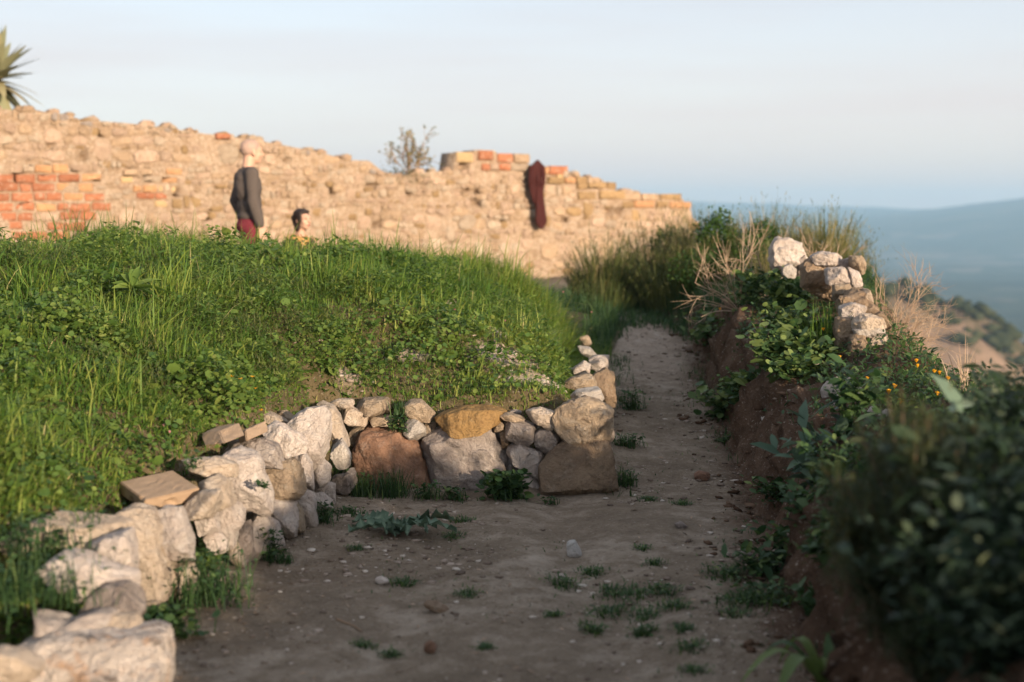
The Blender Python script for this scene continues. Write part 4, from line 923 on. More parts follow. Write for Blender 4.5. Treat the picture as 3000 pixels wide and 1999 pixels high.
def person_man():
    x, y = -2.755, 15.0; z = Hs(x, y); rz = -rad(66)
    t = tag(empty('person', (x, y, z), rz), 'standing person with shaved head, grey brown jumper and maroon shorts by the ruined wall', 'person')
    b = []
    hq = head(b, (0, .03, 1.635), rad(8), 1.12); b.append(('c', (0, -.02, 1.40), .072, (0, 0, 1.57), .062))
    b += [('e', (0, 0, 1.25), (.155, .10, .22)), ('e', (0, 0, 1.0), (.135, .10, .2)), ('e', (0, 0, .92), (.15, .11, .11))]
    sh = {1: (.185, -.02, 1.405), -1: (-.185, -.02, 1.405)}; el = {1: (.225, -.02, 1.12), -1: (-.235, -.095, 1.13)}; wr = {1: (.225, .06, .865), -1: (-.20, .0, .92)}
    for k in (1, -1):
        b += [('c', (k * .08, -.02, 1.41), .06, sh[k], .055), ('c', sh[k], .050, el[k], .040), ('c', el[k], .041, wr[k], .027)]
        hip, kn, an = (k * .085, 0, .90), (k * .105, .025, .49), (k * .115, -.03, .08)
        b += [('c', hip, .080, kn, .054), ('c', kn, .056, (k * .11, -.025, .30), .050), ('c', (k * .11, -.025, .30), .050, an, .036), ('c', an, .038, (k * .125, .02, .035), .035), ('c', (k * .125, .02, .035), .035, (k * .14, .13, .03), .03), ('c', (k * .12, -.05, .035), .033, (k * .125, .02, .035), .035)]
    hand(b, wr[1], (.05, .12, -1), (-.2, 1, .1), .6); hand(b, wr[-1], (.55, .45, -.6), (.3, .6, .5), .5)
    put('body', body_mesh('body', b, .0085, 3, 0, 1, 'skin'), None, t)
    g = [('e', (0, -.02, 1.26), (.195, .155, .20)), ('e', (0, -.035, 1.36), (.18, .13, .10)), ('c', (0, -.02, 1.39), .085, (0, -.012, 1.452), .071), ('e', (0, 0, 1.08), (.175, .135, .18)), ('e', (0, 0, .965), (.178, .140, .075))]
    for k in (1, -1):
        w = np.array(wr[k]); e_ = np.array(el[k]); cuff = e_ + (w - e_) * .93
        g += [('c', (k * .08, -.02, 1.40), .082, sh[k], .078), ('c', sh[k], .077, el[k], .066), ('c', el[k], .066, e_ + (w - e_) * .5, .060), ('c', e_ + (w - e_) * .5, .060, cuff, .046)]
    put('jumper', body_mesh('jumper', g, .011, 5, .006, 3, 'sweater'), None, t)
    g = [('e', (0, 0, .90), (.172, .135, .10)), ('e', (0, -.03, .86), (.165, .125, .09))]
    for k in (1, -1): g += [('c', (k * .085, 0, .88), .098, (k * .105, .02, .52), .082)]
    put('shorts', body_mesh('shorts', g, .011, 5, .005, 5, 'shorts'), None, t)
    for k in (1, -1):
        s_ = [('c', (k * .12, -.055, .04), .045, (k * .14, .14, .035), .040), ('c', (k * .12, -.04, .07), .048, (k * .128, .02, .06), .044)]
        put('shoe', body_mesh('shoe', s_, .010, 3, 0, 1, 'shoe'), None, t)
    put('hair_stubble', body_mesh('hair_stubble', [('e', hq(0, -.018, .035), (.0885, .1085, .1015), (0, 0, rad(8)))], .009, 1, 0, 1, 'scalp'), None, t)
person_man()
def person_sitting():
    x, y = -2.235, 15.0; z = Hs(x, y); rz = -rad(132)
    hz = float(P(885, 644, 15.0)[2]) - z                       # height of the head centre over the ground
    st = hz - .80                                               # seat height
    seat = rock_mesh('stone', np.array([(-.24, -.5 * st - .06), (.22, -.5 * st - .06), (.25, .5 * st - .015), (-.22, .5 * st - .015)]), .21, 990, sub=3, box=6, cuts=2, grow=1.0)
    so = put('seat_stone', seat, M['limewarm'], None, (x, y, z + .5 * st - .01)); tag(so, 'low flat stone that the seated person sits on behind the grass', 'stone')
    t = tag(empty('person', (x, y, z), rz), 'seated person with dark tied hair, only head and shoulders showing above the grass', 'person')
    b = []; o = lambda x_, y_, z_: (x_, y_, z_ + st)
    hq = head(b, o(0, .05, .80), rad(6), .94); b.append(('c', o(0, 0, .56), .056, o(0, .03, .74), .046))
    b += [('e', o(0, 0, .40), (.135, .095, .19)), ('e', o(0, 0, .16), (.15, .11, .14)), ('e', o(0, -.01, .12), (.16, .125, .11))]
    sh = {1: o(.155, -.01, .545), -1: o(-.155, -.01, .545)}; el = {1: o(.21, .10, .30), -1: o(-.21, .10, .30)}; wr = {1: o(.12, .32, .30), -1: o(-.10, .32, .29)}
    for k in (1, -1):
        b += [('c', o(k * .07, -.01, .55), .05, sh[k], .046), ('c', sh[k], .042, el[k], .035), ('c', el[k], .035, wr[k], .023)]
        hip, kn = o(k * .085, .03, .10), (k * .12, .44, .36); an = (k * .11, .52, .075)
        b += [('c', hip, .080, kn, .052), ('c', kn, .052, an, .034), ('c', an, .034, (k * .11, .66, .03), .028)]
    hand(b, wr[1], (-.5, .8, -.2), (0, .2, 1), .6); hand(b, wr[-1], (.5, .8, -.2), (0, .2, 1), .6)
    bo = put('body', body_mesh('body', b, .0085, 3, 0, 1, 'skin'), None, t)
    hr = [('e', hq(0, -.035, .045), (.081, .085, .083)), ('e', hq(0, -.06, -.01), (.070, .065, .085)), ('e', hq(0, .0, .075), (.07, .07, .05)), ('e', hq(.064, .0, .015), (.022, .055, .075)), ('e', hq(-.064, .0, .015), (.022, .055, .075)), ('e', hq(.05, -.03, -.07), (.035, .04, .07)), ('e', hq(-.05, -.03, -.07), (.035, .04, .07)), ('e', hq(0, .045, .09), (.055, .035, .022)), ('e', hq(0, -.12, .02), (.04, .04, .042))]
    put('hair', body_mesh('hair', hr, .009, 2, .004, 4, 'hair'), None, t)
    for k in (-1, 1): put('eye', body_mesh('eye', [('e', hq(k * .031, .086, .008), (.013, .008, .007))], .003, 1, 0, 1, 'eye'), None, bo)
    put('lips', body_mesh('lips', [('e', hq(0, .098, -.061), (.023, .008, .009))], .003, 1, 0, 1, 'lips'), None, bo)
    g = [('e', o(0, 0, .40), (.155, .115, .19)), ('e', o(0, -.005, .52), (.13, .09, .07)), ('e', o(0, 0, .18), (.165, .125, .13))]
    for k in (1, -1):
        w, e_ = np.array(wr[k]), np.array(el[k])
        g += [('c', o(k * .07, -.01, .535), .066, sh[k], .062), ('c', sh[k], .058, el[k], .052), ('c', el[k], .052, e_ + (w - e_) * .92, .036)]
    put('cardigan', body_mesh('cardigan', g, .011, 5, .005, 7, 'cardigan'), None, t)
    put('scarf', body_mesh('scarf', [('c', o(math.cos(a) * .072, math.sin(a) * .066 + .01, .605 - .02 * math.sin(a)), .036, o(math.cos(a + .8) * .072, math.sin(a + .8) * .066 + .01, .605 - .02 * math.sin(a + .8)), .036) for a in np.arange(0, 6.28, .785)] + [('c', o(.03, .09, .58), .035, o(.05, .13, .40), .03)], .009, 3, .005, 9, 'scarf'), None, t)
    g = [('e', o(0, 0, .10), (.17, .135, .11))]
    for k in (1, -1): g += [('c', o(k * .085, .03, .11), .092, (k * .12, .44, .36), .064), ('c', (k * .12, .44, .36), .064, (k * .11, .515, .12), .05)]
    put('trousers', body_mesh('trousers', g, .011, 4, .004, 8, 'cardigan'), None, t)
    for k in (1, -1): put('shoe', body_mesh('shoe', [('c', (k * .11, .50, .04), .042, (k * .11, .68, .035), .036)], .010, 2, 0, 1, 'shoe'), None, t)
person_sitting()
# ------------------------------------------------------------------ vegetation
def in_view(x, y, pad=.45): return (y > 2.6) & (np.abs(x) < .37 * y + pad)
def mound_grass():
    r_ = np.random.default_rng(21)
    N = 640000
    y = r_.uniform(2.8, 14.3, N); x = r_.uniform(-5.6, 1.1, N)
    d = mound_d(x, y)
    k = in_view(x, y) & (d > np.where(y < 6.6, -.12, .03)) & (y < 14.2); x, y, d = x[k], y[k], d[k]
    cl = fbm2(x, y, 1.6, 91, 3); fine = fbm2(x, y, 6, 92, 2)
    ridge = sstep(8.6, 10.3, y) * (1 - sstep(11.9, 13.2, y) * .75)
    dens = (.50 + .55 * cl + .30 * ridge + .25 * fine + .25 * sstep(7.5, 6.5, y)) * (1 - .95 * sstep(.42, .75, bare(x, y) + .3 * fine)) * (1 - .6 * sstep(11.6, 12.6, y))
    front = sstep(9.8, 8.2, y) * (x > -1.2); dens = dens * (1 - .2 * front)
    k = r_.random(len(x)) < dens * .66; x, y, d, cl, ridge, front, fine = x[k], y[k], d[k], cl[k], ridge[k], front[k], fine[k]
    n = len(x); z = H(x, y) - .01
    h = r_.gamma(6, 1 / 6., n) * np.clip(.105 + .03 * ridge + .09 * cl + .05 * fine, .04, .3) * (1 - .50 * front) * np.clip(.42 + d * 1.5, .38, 1)
    h = h * np.where(y < 6.5, .85, 1)
    az = r_.vonmises(.6, .5, n); bend = np.abs(r_.normal(1.0, .6, n))
    tint = np.clip(.50 + .22 * cl + .16 * fbm2(x, y, .7, 99, 2) + .20 * r_.standard_normal(n) + .18 * front - .14 * ridge, 0, .95); tint = np.where(r_.random(n) < .014, 1.0, np.minimum(tint, .86))
    w = r_.uniform(.004, .0115, n)
    s = Soup(); s.blades(np.stack([x, y, z], 1), h, az, bend, w, tint, 3, r_.uniform(.6, 2.5, n))
    # tall arching clumps on the crest
    for px, py, Y, m, hh in ((195, 690, 10.2, 60, .42), (300, 700, 10.4, 60, .36), (100, 712, 10.3, 40, .28), (400, 640, 10.6, 110, .24), (330, 655, 10.6, 90, .22), (1045, 705, 10.6, 60, .30), (1110, 720, 10.7, 50, .26), (690, 690, 10.6, 60, .22), (870, 690, 10.8, 70, .2), (1590, 860, 11.6, 110, .30), (1690, 900, 12.0, 110, .26), (1500, 830, 11.3, 70, .22), (1380, 840, 10.9, 60, .22)):
        c = P(px, py, Y); q = r_.normal(0, .10, (m, 2)) + c[:2]
        s.blades(np.stack([q[:, 0], q[:, 1], H(q[:, 0], q[:, 1]) - .01], 1), hh * r_.uniform(.7, 1.25, m), r_.uniform(0, 6.28, m), np.abs(r_.normal(.6, .4, m)), r_.uniform(.005, .010, m), np.clip(r_.normal(.35, .2, m), 0, 1), 5)
    N = 230000; y = r_.uniform(2.8, 11.5, N); x = r_.uniform(-4.6, .9, N); d = mound_d(x, y); k = in_view(x, y) & (d > np.where(y < 6.6, -.14, .0)) & (r_.random(N) < (1 - .92 * sstep(.35, .7, bare(x, y))) * (.25 + .75 * sstep(1.2, .3, d))); x, y = x[k], y[k]; n = len(x)
    s.blades(np.stack([x, y, H(x, y) - .004], 1), r_.uniform(.02, .065, n), r_.uniform(0, 6.28, n), r_.uniform(.3, 1.6, n), r_.uniform(.003, .008, n), np.clip(r_.normal(.5, .24, n), 0, .95), 2)
    o = s.build('grass', M['grass']); tag(o, 'lush green grass covering the mound above the low wall', 'grass', kind='stuff')
mound_grass()
def mound_weeds():
    r_ = np.random.default_rng(22)
    N = 480000; y = r_.uniform(2.8, 12.5, N); x = r_.uniform(-4.8, .9, N); d = mound_d(x, y)
    k = in_view(x, y) & (d > np.where(y < 6.6, -.15, .05)); x, y, d = x[k], y[k], d[k]
    cl = fbm2(x, y, 2.4, 95, 3)
    dens = (.30 + .6 * sstep(-.2, .3, cl)) * (1 - .95 * sstep(.5, .85, bare(x, y))) * (1 - .45 * sstep(9.0, 11, y)) * (1 - .65 * sstep(9.5, 8.2, y) * (x > -1))
    k = r_.random(len(x)) < dens; x, y, d, cl = x[k], y[k], d[k], cl[k]; n = len(x)
    z = H(x, y) + r_.random(n) ** .6 * np.clip(.09 + .16 * fbm2(x, y, 3.5, 98, 3) + .05 * cl, .02, .26) * np.clip(.3 + d * 2.2, .25, 1)
    X, S, Nn = frames(r_.uniform(0, 6.28, n), r_.uniform(-.5, .9, n), r_.uniform(-.9, .9, n))
    L = r_.uniform(.010, .030, n) * np.where(r_.random(n) < .04, 2.2, 1); tint = np.clip(.45 + .2 * r_.standard_normal(n) + .15 * cl, 0, 1)
    s = Soup(); O = np.stack([x, y, z], 1); rd = fbm2(x, y, 1.2, 97, 2) + .3 * r_.standard_normal(n)
    for msk, tm, wd in ((rd > .12, ROUND, 1.0), ((rd <= .12) & (rd > -.3), OVATE, .55), (rd <= -.3, LANCE, .22)):
        l = (L[msk] * (1.5 if tm is LANCE else 1))[:, None]
        s.inst(tm, O[msk], X[msk] * l, S[msk] * l * wd, Nn[msk] * l, tint[msk])
    tag(s.build('weeds', M['weed']), 'low leafy weeds and clover growing through the mound grass', 'weeds', kind='stuff')
mound_weeds()
def ferny():
    r_ = np.random.default_rng(27); s = Soup()
    fm = leaf_mat('dull_ferny_leaves', [(0, (.045, .065, .022)), (.5, (.085, .105, .035)), (1, (.17, .175, .06))], .3)
    for k in range(70):
        px, py = r_.uniform(40, 1000), r_.uniform(820, 1240); Y = float(np.interp(py, [820, 1000, 1240], [10, 8.4, 6.6])); c = P(px, py, Y)
        if fbm2(np.array([c[0]]), np.array([c[1]]), 1.0, 28, 2)[0] < -.15 or mound_d(np.array([c[0]]), np.array([c[1]]))[0] < .15: continue
        m = 260; q = r_.normal(0, 1, (m, 2)) * r_.uniform(.06, .14); rr = np.hypot(q[:, 0], q[:, 1]); x, y = c[0] + q[:, 0], c[1] + q[:, 1]; h = r_.uniform(.10, .22) * np.exp(-(rr / .16) ** 2)
        s.blades(np.stack([x, y, H(x, y) + h * r_.random(m)], 1), r_.uniform(.02, .05, m), r_.uniform(0, 6.28, m), r_.uniform(.4, 1.6, m), r_.uniform(.003, .006, m), np.clip(r_.normal(.5, .25, m), 0, 1), 2)
    tag(s.build('ferny_weeds', fm), 'dull olive ferny weeds in patches among the mound grass', 'weeds', kind='stuff')
ferny()
# pale crumbly rubble in the bare patches, gravel on the path
def scatter_rubble():
    r_ = np.random.default_rng(23); v, t = ICO[1]
    def pebs(x, y, rd, tint, s, sink=.25):
        n = len(x); th = r_.uniform(0, 6.28, n); zz = np.zeros(n); a = rd * r_.uniform(.7, 1.5, n); b = rd * r_.uniform(.6, 1.1, n); c = rd * r_.uniform(.25, .6, n)
        vv = v * np.clip(1 + .30 * r_.standard_normal((len(v), 1)), .5, 1.6)
        s.inst((vv, [], t), np.stack([x, y, H(x, y) + c * (1 - sink) * .6], 1), np.stack([np.cos(th) * a, np.sin(th) * a, zz], 1), np.stack([-np.sin(th) * b, np.cos(th) * b, zz], 1), np.stack([zz + r_.normal(0, .2, n) * c, zz, c], 1), tint)
    gm = leaf_mat('gravel_stones', [(0, (.10, .075, .06)), (.4, (.20, .155, .125)), (.75, (.34, .28, .235)), (1, (.52, .47, .42))], 0, .95, .1)
    s = Soup(); N = 30000; y = 3.4 + 12 * r_.random(N) ** 1.4; x = r_.uniform(-1.6, 2.1, N)
    k = (mound_d(x, y) < -.02) & (x < xb(y) + .06); x, y = x[k], y[k]; k = r_.random(len(x)) < .30 + .9 * fbm2(x, y, 1.4, 71, 3); x, y = x[k], y[k]
    pebs(x, y, (.0042 + .018 * r_.random(len(x)) ** 5) * np.where(y < 5.5, .7, 1), r_.random(len(x)) ** 1.15, s, .45)
    tag(s.build('gravel', gm), 'small pale pebbles and chips strewn over the dirt path', 'gravel', kind='stuff')
    s = Soup(); N = 2600; y = 3.4 + 10 * r_.random(N) ** 1.3; x = r_.uniform(-1.5, 1.9, N); k = (mound_d(x, y) < -.02) & (x < xb(y) + .03) & (r_.random(N) < .5 + fbm2(x, y, 1.1, 72, 3)); x, y = x[k], y[k]; n = len(x); az = r_.uniform(0, 6.28, n)
    L = r_.uniform(.010, .05, n)[:, None]; X, S_, N_ = frames(az, r_.normal(0, .1, n), r_.uniform(-.5, .5, n)); s.inst(LANCE, np.stack([x, y, H(x, y) + .004], 1), X * L, S_ * L * r_.uniform(.05, .3, n)[:, None], N_ * L, r_.random(n) * .8)
    tag(s.build('litter', M['twig']), 'bits of dry straw and leaf litter scattered over the path', 'litter', kind='stuff')
    s = Soup(); N = 9000; y = r_.uniform(7.95, 10, N); x = r_.uniform(-1.3, .62, N)
    k = (mound_d(x, y) > .03) & (r_.random(N) < .015 + bare(x, y) ** 1.5 * .9); x, y = x[k], y[k]
    pebs(x, y, .004 + .022 * r_.random(len(x)) ** 5, .45 + .45 * r_.random(len(x)), s)
    tag(s.build('rubble', gm), 'pale crumbled stone rubble showing through the grass above the end wall', 'rubble', kind='stuff')
    s = Soup(); N = 1500; y = 3.4 + 10 * r_.random(N) ** 1.3; x = xb(y) + r_.uniform(-.12, .75, N); 
    pebs(x, y, .003 + .014 * r_.random(N) ** 5, r_.random(N) * .7, s, .6)
    tag(s.build('bank_gravel', gm), 'small stones stuck in the brown earth bank', 'gravel', kind='stuff')
    cm = leaf_mat('earth_lumps', [(0, (.045, .028, .019)), (.5, (.085, .053, .036)), (1, (.15, .102, .072))], 0, 1, 0)
    s = Soup(); N = 5200; y = 3.4 + 10 * r_.random(N) ** 1.2; x = xb(y) + r_.normal(.10, .16, N); k = (r_.random(N) < .35 + .9 * fbm2(x, y, 2.2, 74, 3)) & (x > xb(y) - .3); x, y = x[k], y[k]
    pebs(x, y, .005 + .030 * r_.random(len(x)) ** 3.5, r_.random(len(x)), s, .3)
    tag(s.build('earth_clods', cm), 'crumbled clods of brown earth on and below the bank face', 'earth clods', kind='stuff')
    s = Soup(); N = 16000; y = 3.6 + 9.5 * r_.random(N) ** 1.2; x = r_.uniform(-1.3, 1.8, N); e = np.minimum(np.abs(mound_d(x, y)), np.abs(xb(y) - x)); k = (mound_d(x, y) < -.03) & (x < xb(y) + .05) & (r_.random(N) < np.clip(fbm2(x, y, 1.7, 75, 4) - .28, 0, 1) * 1.5 + .25 * sstep(.22, .0, e)); x, y = x[k], y[k]; n = len(x)
    s.blades(np.stack([x, y, H(x, y) - .002], 1), r_.uniform(.008, .035, n), r_.uniform(0, 6.28, n), r_.uniform(.4, 1.8, n), r_.uniform(.003, .007, n), np.clip(r_.normal(.35, .22, n), 0, 1), 2)
    tag(s.build('path_sprigs', M['bankleaf']), 'tiny green sprigs sprinkled over the path and along its edges', 'weeds', kind='stuff')
scatter_rubble()

# ---- loose stones and bits on the path
def ground_at(px, py):
    Y = np.arange(2.0, 16, .02); p1 = P(px, py, 1.0) - np.array((0, 0, CAMZ)); q = Y[:, None] * p1[None]
    k = np.argmax(q[:, 2] + CAMZ <= H(q[:, 0], q[:, 1])); return P(px, py, Y[k])
C7, C8 = crop(900, 1450, 2.856), crop(1600, 1450, 2.856)
for lb, pts, mt, sd in (
    ('white upright lump of stone alone in the middle of the path', C8((185, 425), (240, 415), (290, 500), (275, 530), (190, 520)), 'chalk', 0),
    ('grey stone with a dark side lying on the path by the bank', C8((1635, 510), (1690, 495), (1740, 540), (1720, 580), (1640, 575)), 'grey', 0),
    ('small grey stone on the path right of the white lump', C8((1085, 260), (1130, 245), (1185, 285), (1150, 295), (1095, 285)), 'grey', 0),
    ('flat brown stone lying in the middle of the near path', C7((995, 920), (1080, 920), (1180, 980), (1160, 1000), (1010, 985)), 'brown', 0),
    ('dark red lump of brick on the near path', C7((985, 1270), (1040, 1255), (1080, 1290), (1055, 1335), (990, 1320)), 'red', 0),
    ('pale pebble beside a tuft on the left part of the path', C7((580, 720), (620, 705), (680, 740), (650, 765), (590, 755)), 'lime', 0),
    ('red brick fragment on the path near the bank foot', [(2037, 1396), (2050, 1388), (2075, 1392), (2073, 1408), (2042, 1412)], 'red', 0),
    ('small pale stone beside a green tuft on the path', C8((90, 690), (130, 680), (155, 700), (130, 720), (95, 715)), 'lime', 0)):
    a = np.array(pts); cx, by = a[:, 0].mean(), a[:, 1].max(); g = ground_at(cx, by - 2)
    cx_, cy_ = a.mean(0); pts = [(cx_ + (q[0] - cx_) * 1.15, by + (q[1] - by) * 1.15) for q in pts]
    o = rock_px(None, pts, g[1] + .01, mt, .9, name='loose_stone', sub=3, rough=.7, cuts=5); o.location.z += .006; tag(o, lb, 'stone', 'loose stones on the path')
def stick(label, px):
    w = np.array([ground_at(*q) + np.array((0, 0, .006)) for q in px]); b = w[0].copy(); so = Soup(); so.tubes((w - b)[None], .005, .003, .3, 5)
    o = so.build('stick', M['twig']); o.location = b; tag(o, label, 'stick')
stick('thin forked dry stick lying on the near path', [(988, 1819), (1015, 1831), (1037, 1838), (1060, 1855)])

# ---- plants
def spot(x, y, dz=0.0): return np.array((x, y, Hs(x, y) + dz))
def tuft(name, label, base, r, h, n, mat, seed, leafy=.4, group=None, cat='weed'):
    rs = np.random.default_rng(seed); t = tag(empty(name, base), label, cat, group)
    s = Soup(); m = int(n * (1 - leafy)); q = rs.normal(0, r * .45, (m, 2)); zz = H(base[0] + q[:, 0], base[1] + q[:, 1]) - base[2]
    s.blades(np.stack([q[:, 0], q[:, 1], zz], 1), h * rs.uniform(.5, 1.2, m), np.arctan2(q[:, 1], q[:, 0]) + rs.normal(0, .5, m), rs.uniform(.3, 1.2, m), rs.uniform(.003, .007, m), np.clip(rs.normal(.4, .22, m), 0, 1), 3)
    k = n - m
    if k:
        q = rs.normal(0, r * .5, (k, 2)); zz = H(base[0] + q[:, 0], base[1] + q[:, 1]) - base[2] + rs.uniform(0, h * .6, k)
        X, S, N = frames(rs.uniform(0, 6.28, k), rs.uniform(-.3, .8, k), rs.uniform(-.7, .7, k)); L = rs.uniform(.5, 1.2, k)[:, None] * min(.045, max(.012, h * .35))
        s.inst(OVATE, np.stack([q[:, 0], q[:, 1], zz], 1), X * L, S * L * .6, N * L, np.clip(rs.normal(.45, .2, k), 0, 1))
    s.build('foliage', mat, t); return t
def where(px, py): return ground_at(px, py)
G = 'weed tufts on the path'
PW = [('spreading weed tuft on the path right of the silvery plant', 1355, 1530, .07, .035), ('flat weed tuft just below the silvery plant', 1325, 1578, .06, .03),
      ('small weed tuft left on the path below the silvery plant', 1040, 1612, .05, .025), ('blue green weed tuft beside the pale pebble', 1182, 1715, .06, .04),
      ('weed tuft with a pale stone lying beside it', 1652, 1716, .08, .045), ('weed tuft behind the one with the pale stone', 1735, 1680, .07, .04),
      ('small weed tuft right of the white stone lump', 1880, 1613, .05, .025), ('weed tuft on the path above the long patch', 1915, 1657, .05, .03),
      ('weed tuft at the left end of the long patch', 1790, 1738, .08, .04), ('long dark weed patch in the middle of the path', 1860, 1755, .11, .045), ('weed tuft just right of the long dark patch', 1945, 1740, .07, .05),
      ('weed tuft beside white pebbles right of the long patch', 1975, 1782, .07, .045), ('wide bushy weed patch on the right of the path', 2130, 1690, .10, .06), ('tall weed patch nearest the bank on the path', 2250, 1765, .16, .09), ('low weed patch between the bushy one and the bank', 2170, 1768, .10, .05),
      ('ragged dark weed on bare dirt below the bushy patch', 2150, 1805, .07, .03), ('spread weed tuft under the left end of the long patch', 1785, 1800, .10, .045), ('weed tuft under the middle of the long patch', 1890, 1812, .07, .04),
      ('bright weed tuft in the near middle of the path', 1735, 1855, .055, .045), ('spiky weed tuft right of the bright near one', 1885, 1862, .05, .05), ('small round weed right of the spiky tuft', 2000, 1848, .05, .03),
      ('weed tuft near the bottom right of the path', 2020, 1898, .06, .035), ('lone weed tuft close to the bottom edge of the path', 2030, 1970, .05, .03), ('tiny weed by the middle of the near path', 1620, 1808, .035, .03),
      ('tiny weed on the near path between the pebbles', 1420, 1903, .035, .022), ('dark weed tuft on the near left of the path', 1070, 1897, .05, .028), ('weed tuft left of the red brick lump', 1145, 1922, .045, .025), ('green sprig beside the flat brown stone', 1370, 1748, .06, .03),
      ('small weed on the path under the end wall corner', 1900, 1468, .06, .035), ('low weed on the path right of the corner stone', 2000, 1480, .06, .03), ('round green weed at the foot of the eroded bank', 2120, 1300, .05, .05)]
for i, (lb, px, py, r, h) in enumerate(PW):
    tuft('weed_tuft', lb, where(px, py), r, h, int(90 + 1700 * r), M['bankleaf'], 600 + i, .65, G)
# vegetation along the foot of the walls
FW = [('big grass and weed clump at the foot of the near stones', 560, 1760, .22, .20, 900, .5), ('dark leafy weed at the foot of the near step stones', 470, 1865, .13, .11, 420, .8), ('leafy weed growing up the left wall face', 790, 1640, .06, .14, 150, .7),
      ('grass sprout at the base of the left wall by the path', 820, 1650, .07, .06, 130, .4), ('tall leafy weed in the inner corner of the low wall', 985, 1430, .07, .17, 240, .8), ('weed at the foot of the left wall near the corner', 950, 1530, .08, .10, 200, .7), ('spread of grass at the foot of the left wall', 1010, 1510, .09, .04, 140, .3),
      ('grass tuft in front of the red boulder left side', 1060, 1452, .10, .13, 300, .35), ('long grass in front of the middle of the red boulder', 1150, 1458, .10, .16, 220, .1), ('low weeds between the red and grey boulders', 1250, 1462, .08, .09, 180, .5), ('weeds under the grey boulder', 1330, 1466, .08, .07, 160, .7),
      ('broad leaved weed in front of the grey boulder right side', 1480, 1462, .11, .15, 380, .85), ('small weed at the foot of the brown corner stone', 1610, 1478, .05, .04, 60, .7), ('grass tuft on the path side of the wall corner', 1830, 1425, .08, .10, 200, .4), ('weed growing beside the path return of the wall', 1850, 1200, .10, .14, 260, .7),
      ('weeds at the outer foot of the wall along the path', 1840, 1310, .10, .08, 220, .5), ('trailing weed hanging over the end wall slabs', 1165, 1215, .05, .10, 260, .85), ('weed growing on the top ledge of the near blocks', 90, 1610, .20, .12, 520, .6), ('grass on the ledge between the near blocks', 100, 1750, .24, .14, 700, .4), ('sprouting grass on the topmost near block', 245, 1562, .05, .12, 40, .0),
      ('leafy sprig between the clay blocks on the wall', 565, 1375, .04, .09, 60, .8), ('small weed below the slab of the left wall', 770, 1430, .03, .03, 40, .8)]
for i, (lb, px, py, r, h, n, lf) in enumerate(FW):
    b = where(px, py)
    if 'ledge' in lb or 'topmost' in lb: b = P(px, py, {90: 4.85, 100: 4.55, 245: 4.95}[px]); 
    if 'hanging' in lb: b = P(px, py, 7.75)
    if 'clay blocks' in lb: b = P(px, py, 5.9)
    if 'left wall' in lb and 'slab' in lb: b = P(px, py, 6.0)
    t = empty('wall_foot_weed', b); tag(t, lb, 'weed', 'weeds along the low wall'); rs = np.random.default_rng(800 + i); s = Soup(); m = int(n * (1 - lf))
    q = rs.normal(0, r * .45, (m, 2)); dn = -1 if 'hanging' in lb else 1
    s.blades(np.stack([q[:, 0], q[:, 1], np.zeros(m)], 1), h * rs.uniform(.5, 1.3, m), rs.uniform(0, 6.28, m), rs.uniform(.1, .9, m), rs.uniform(.003, .007, m), np.clip(rs.normal(.33, .2, m), 0, 1), 4)
    k = n - m; q = rs.normal(0, r * .5, (k, 2)) * ((1, .5) if r < .15 else (1, 1)); X, S, N = frames(rs.uniform(0, 6.28, k), rs.uniform(-.4, .8, k), rs.uniform(-.8, .8, k)); L = rs.uniform(.014, .036, k)[:, None] * (1.35 if 'broad' in lb else 1)
    s.inst(ROUND if ('broad' in lb or i == 1) else OVATE, np.stack([q[:, 0], q[:, 1], dn * rs.uniform(0, h, k)], 1), X * L, S * L * (1 if ('broad' in lb or i == 1) else .55), N * L, np.clip(rs.normal(.35, .22, k), 0, 1))
    s.build('foliage', M['bankleaf'], t)
# silvery thistle-like rosette
def rosette():
    b = where(1165, 1570); rs = np.random.default_rng(31); t = tag(empty('rosette_plant', b), 'silvery green rosette plant with curled jagged leaves lying on the path', 'plant')
    for i in range(17):
        az = i * 2.4 + rs.uniform(-.3, .3); L = rs.uniform(.14, .27) * (1.25 if abs(math.cos(az)) > .6 else .8); K = 13
        dirv = np.array((math.cos(az), math.sin(az) * .75, 0)); sd = np.array((-math.sin(az), math.cos(az), 0)); V = []; rise = rs.uniform(.03, .075); tw = rs.uniform(-.6, .6)
        for k in range(K):
            x = k / (K - 1); c = dirv * L * x + np.array((0, 0, .012 + rise * math.sin(x * 2.6) * (1 - .35 * x))) + sd * .03 * math.sin(x * 5 + i) * x
            w = (.012 + .034 * math.sin(min(1, x * 1.15) * math.pi) ** .8) * (1 if k % 2 else .45) * rs.uniform(.8, 1.2)
            cr = .022 * math.sin(k * 2.3 + i) + .02
            V += [c - sd * w + np.array((0, 0, cr + tw * w)), c, c + sd * w + np.array((0, 0, .02 - cr * .4 - tw * w))]
        Q = [(3 * k + a, 3 * k + a + 1, 3 * k + 4 + a, 3 * k + 3 + a) for k in range(K - 1) for a in (0, 1)]
        tn = np.clip(np.tile([.35, .85, .35], K) + rs.normal(0, .15, 3 * K), 0, 1)
        put('leaf', mesh_np('leaf', np.array(V), Q, None, tn, True), M['grey_leaf'], t)
rosette()
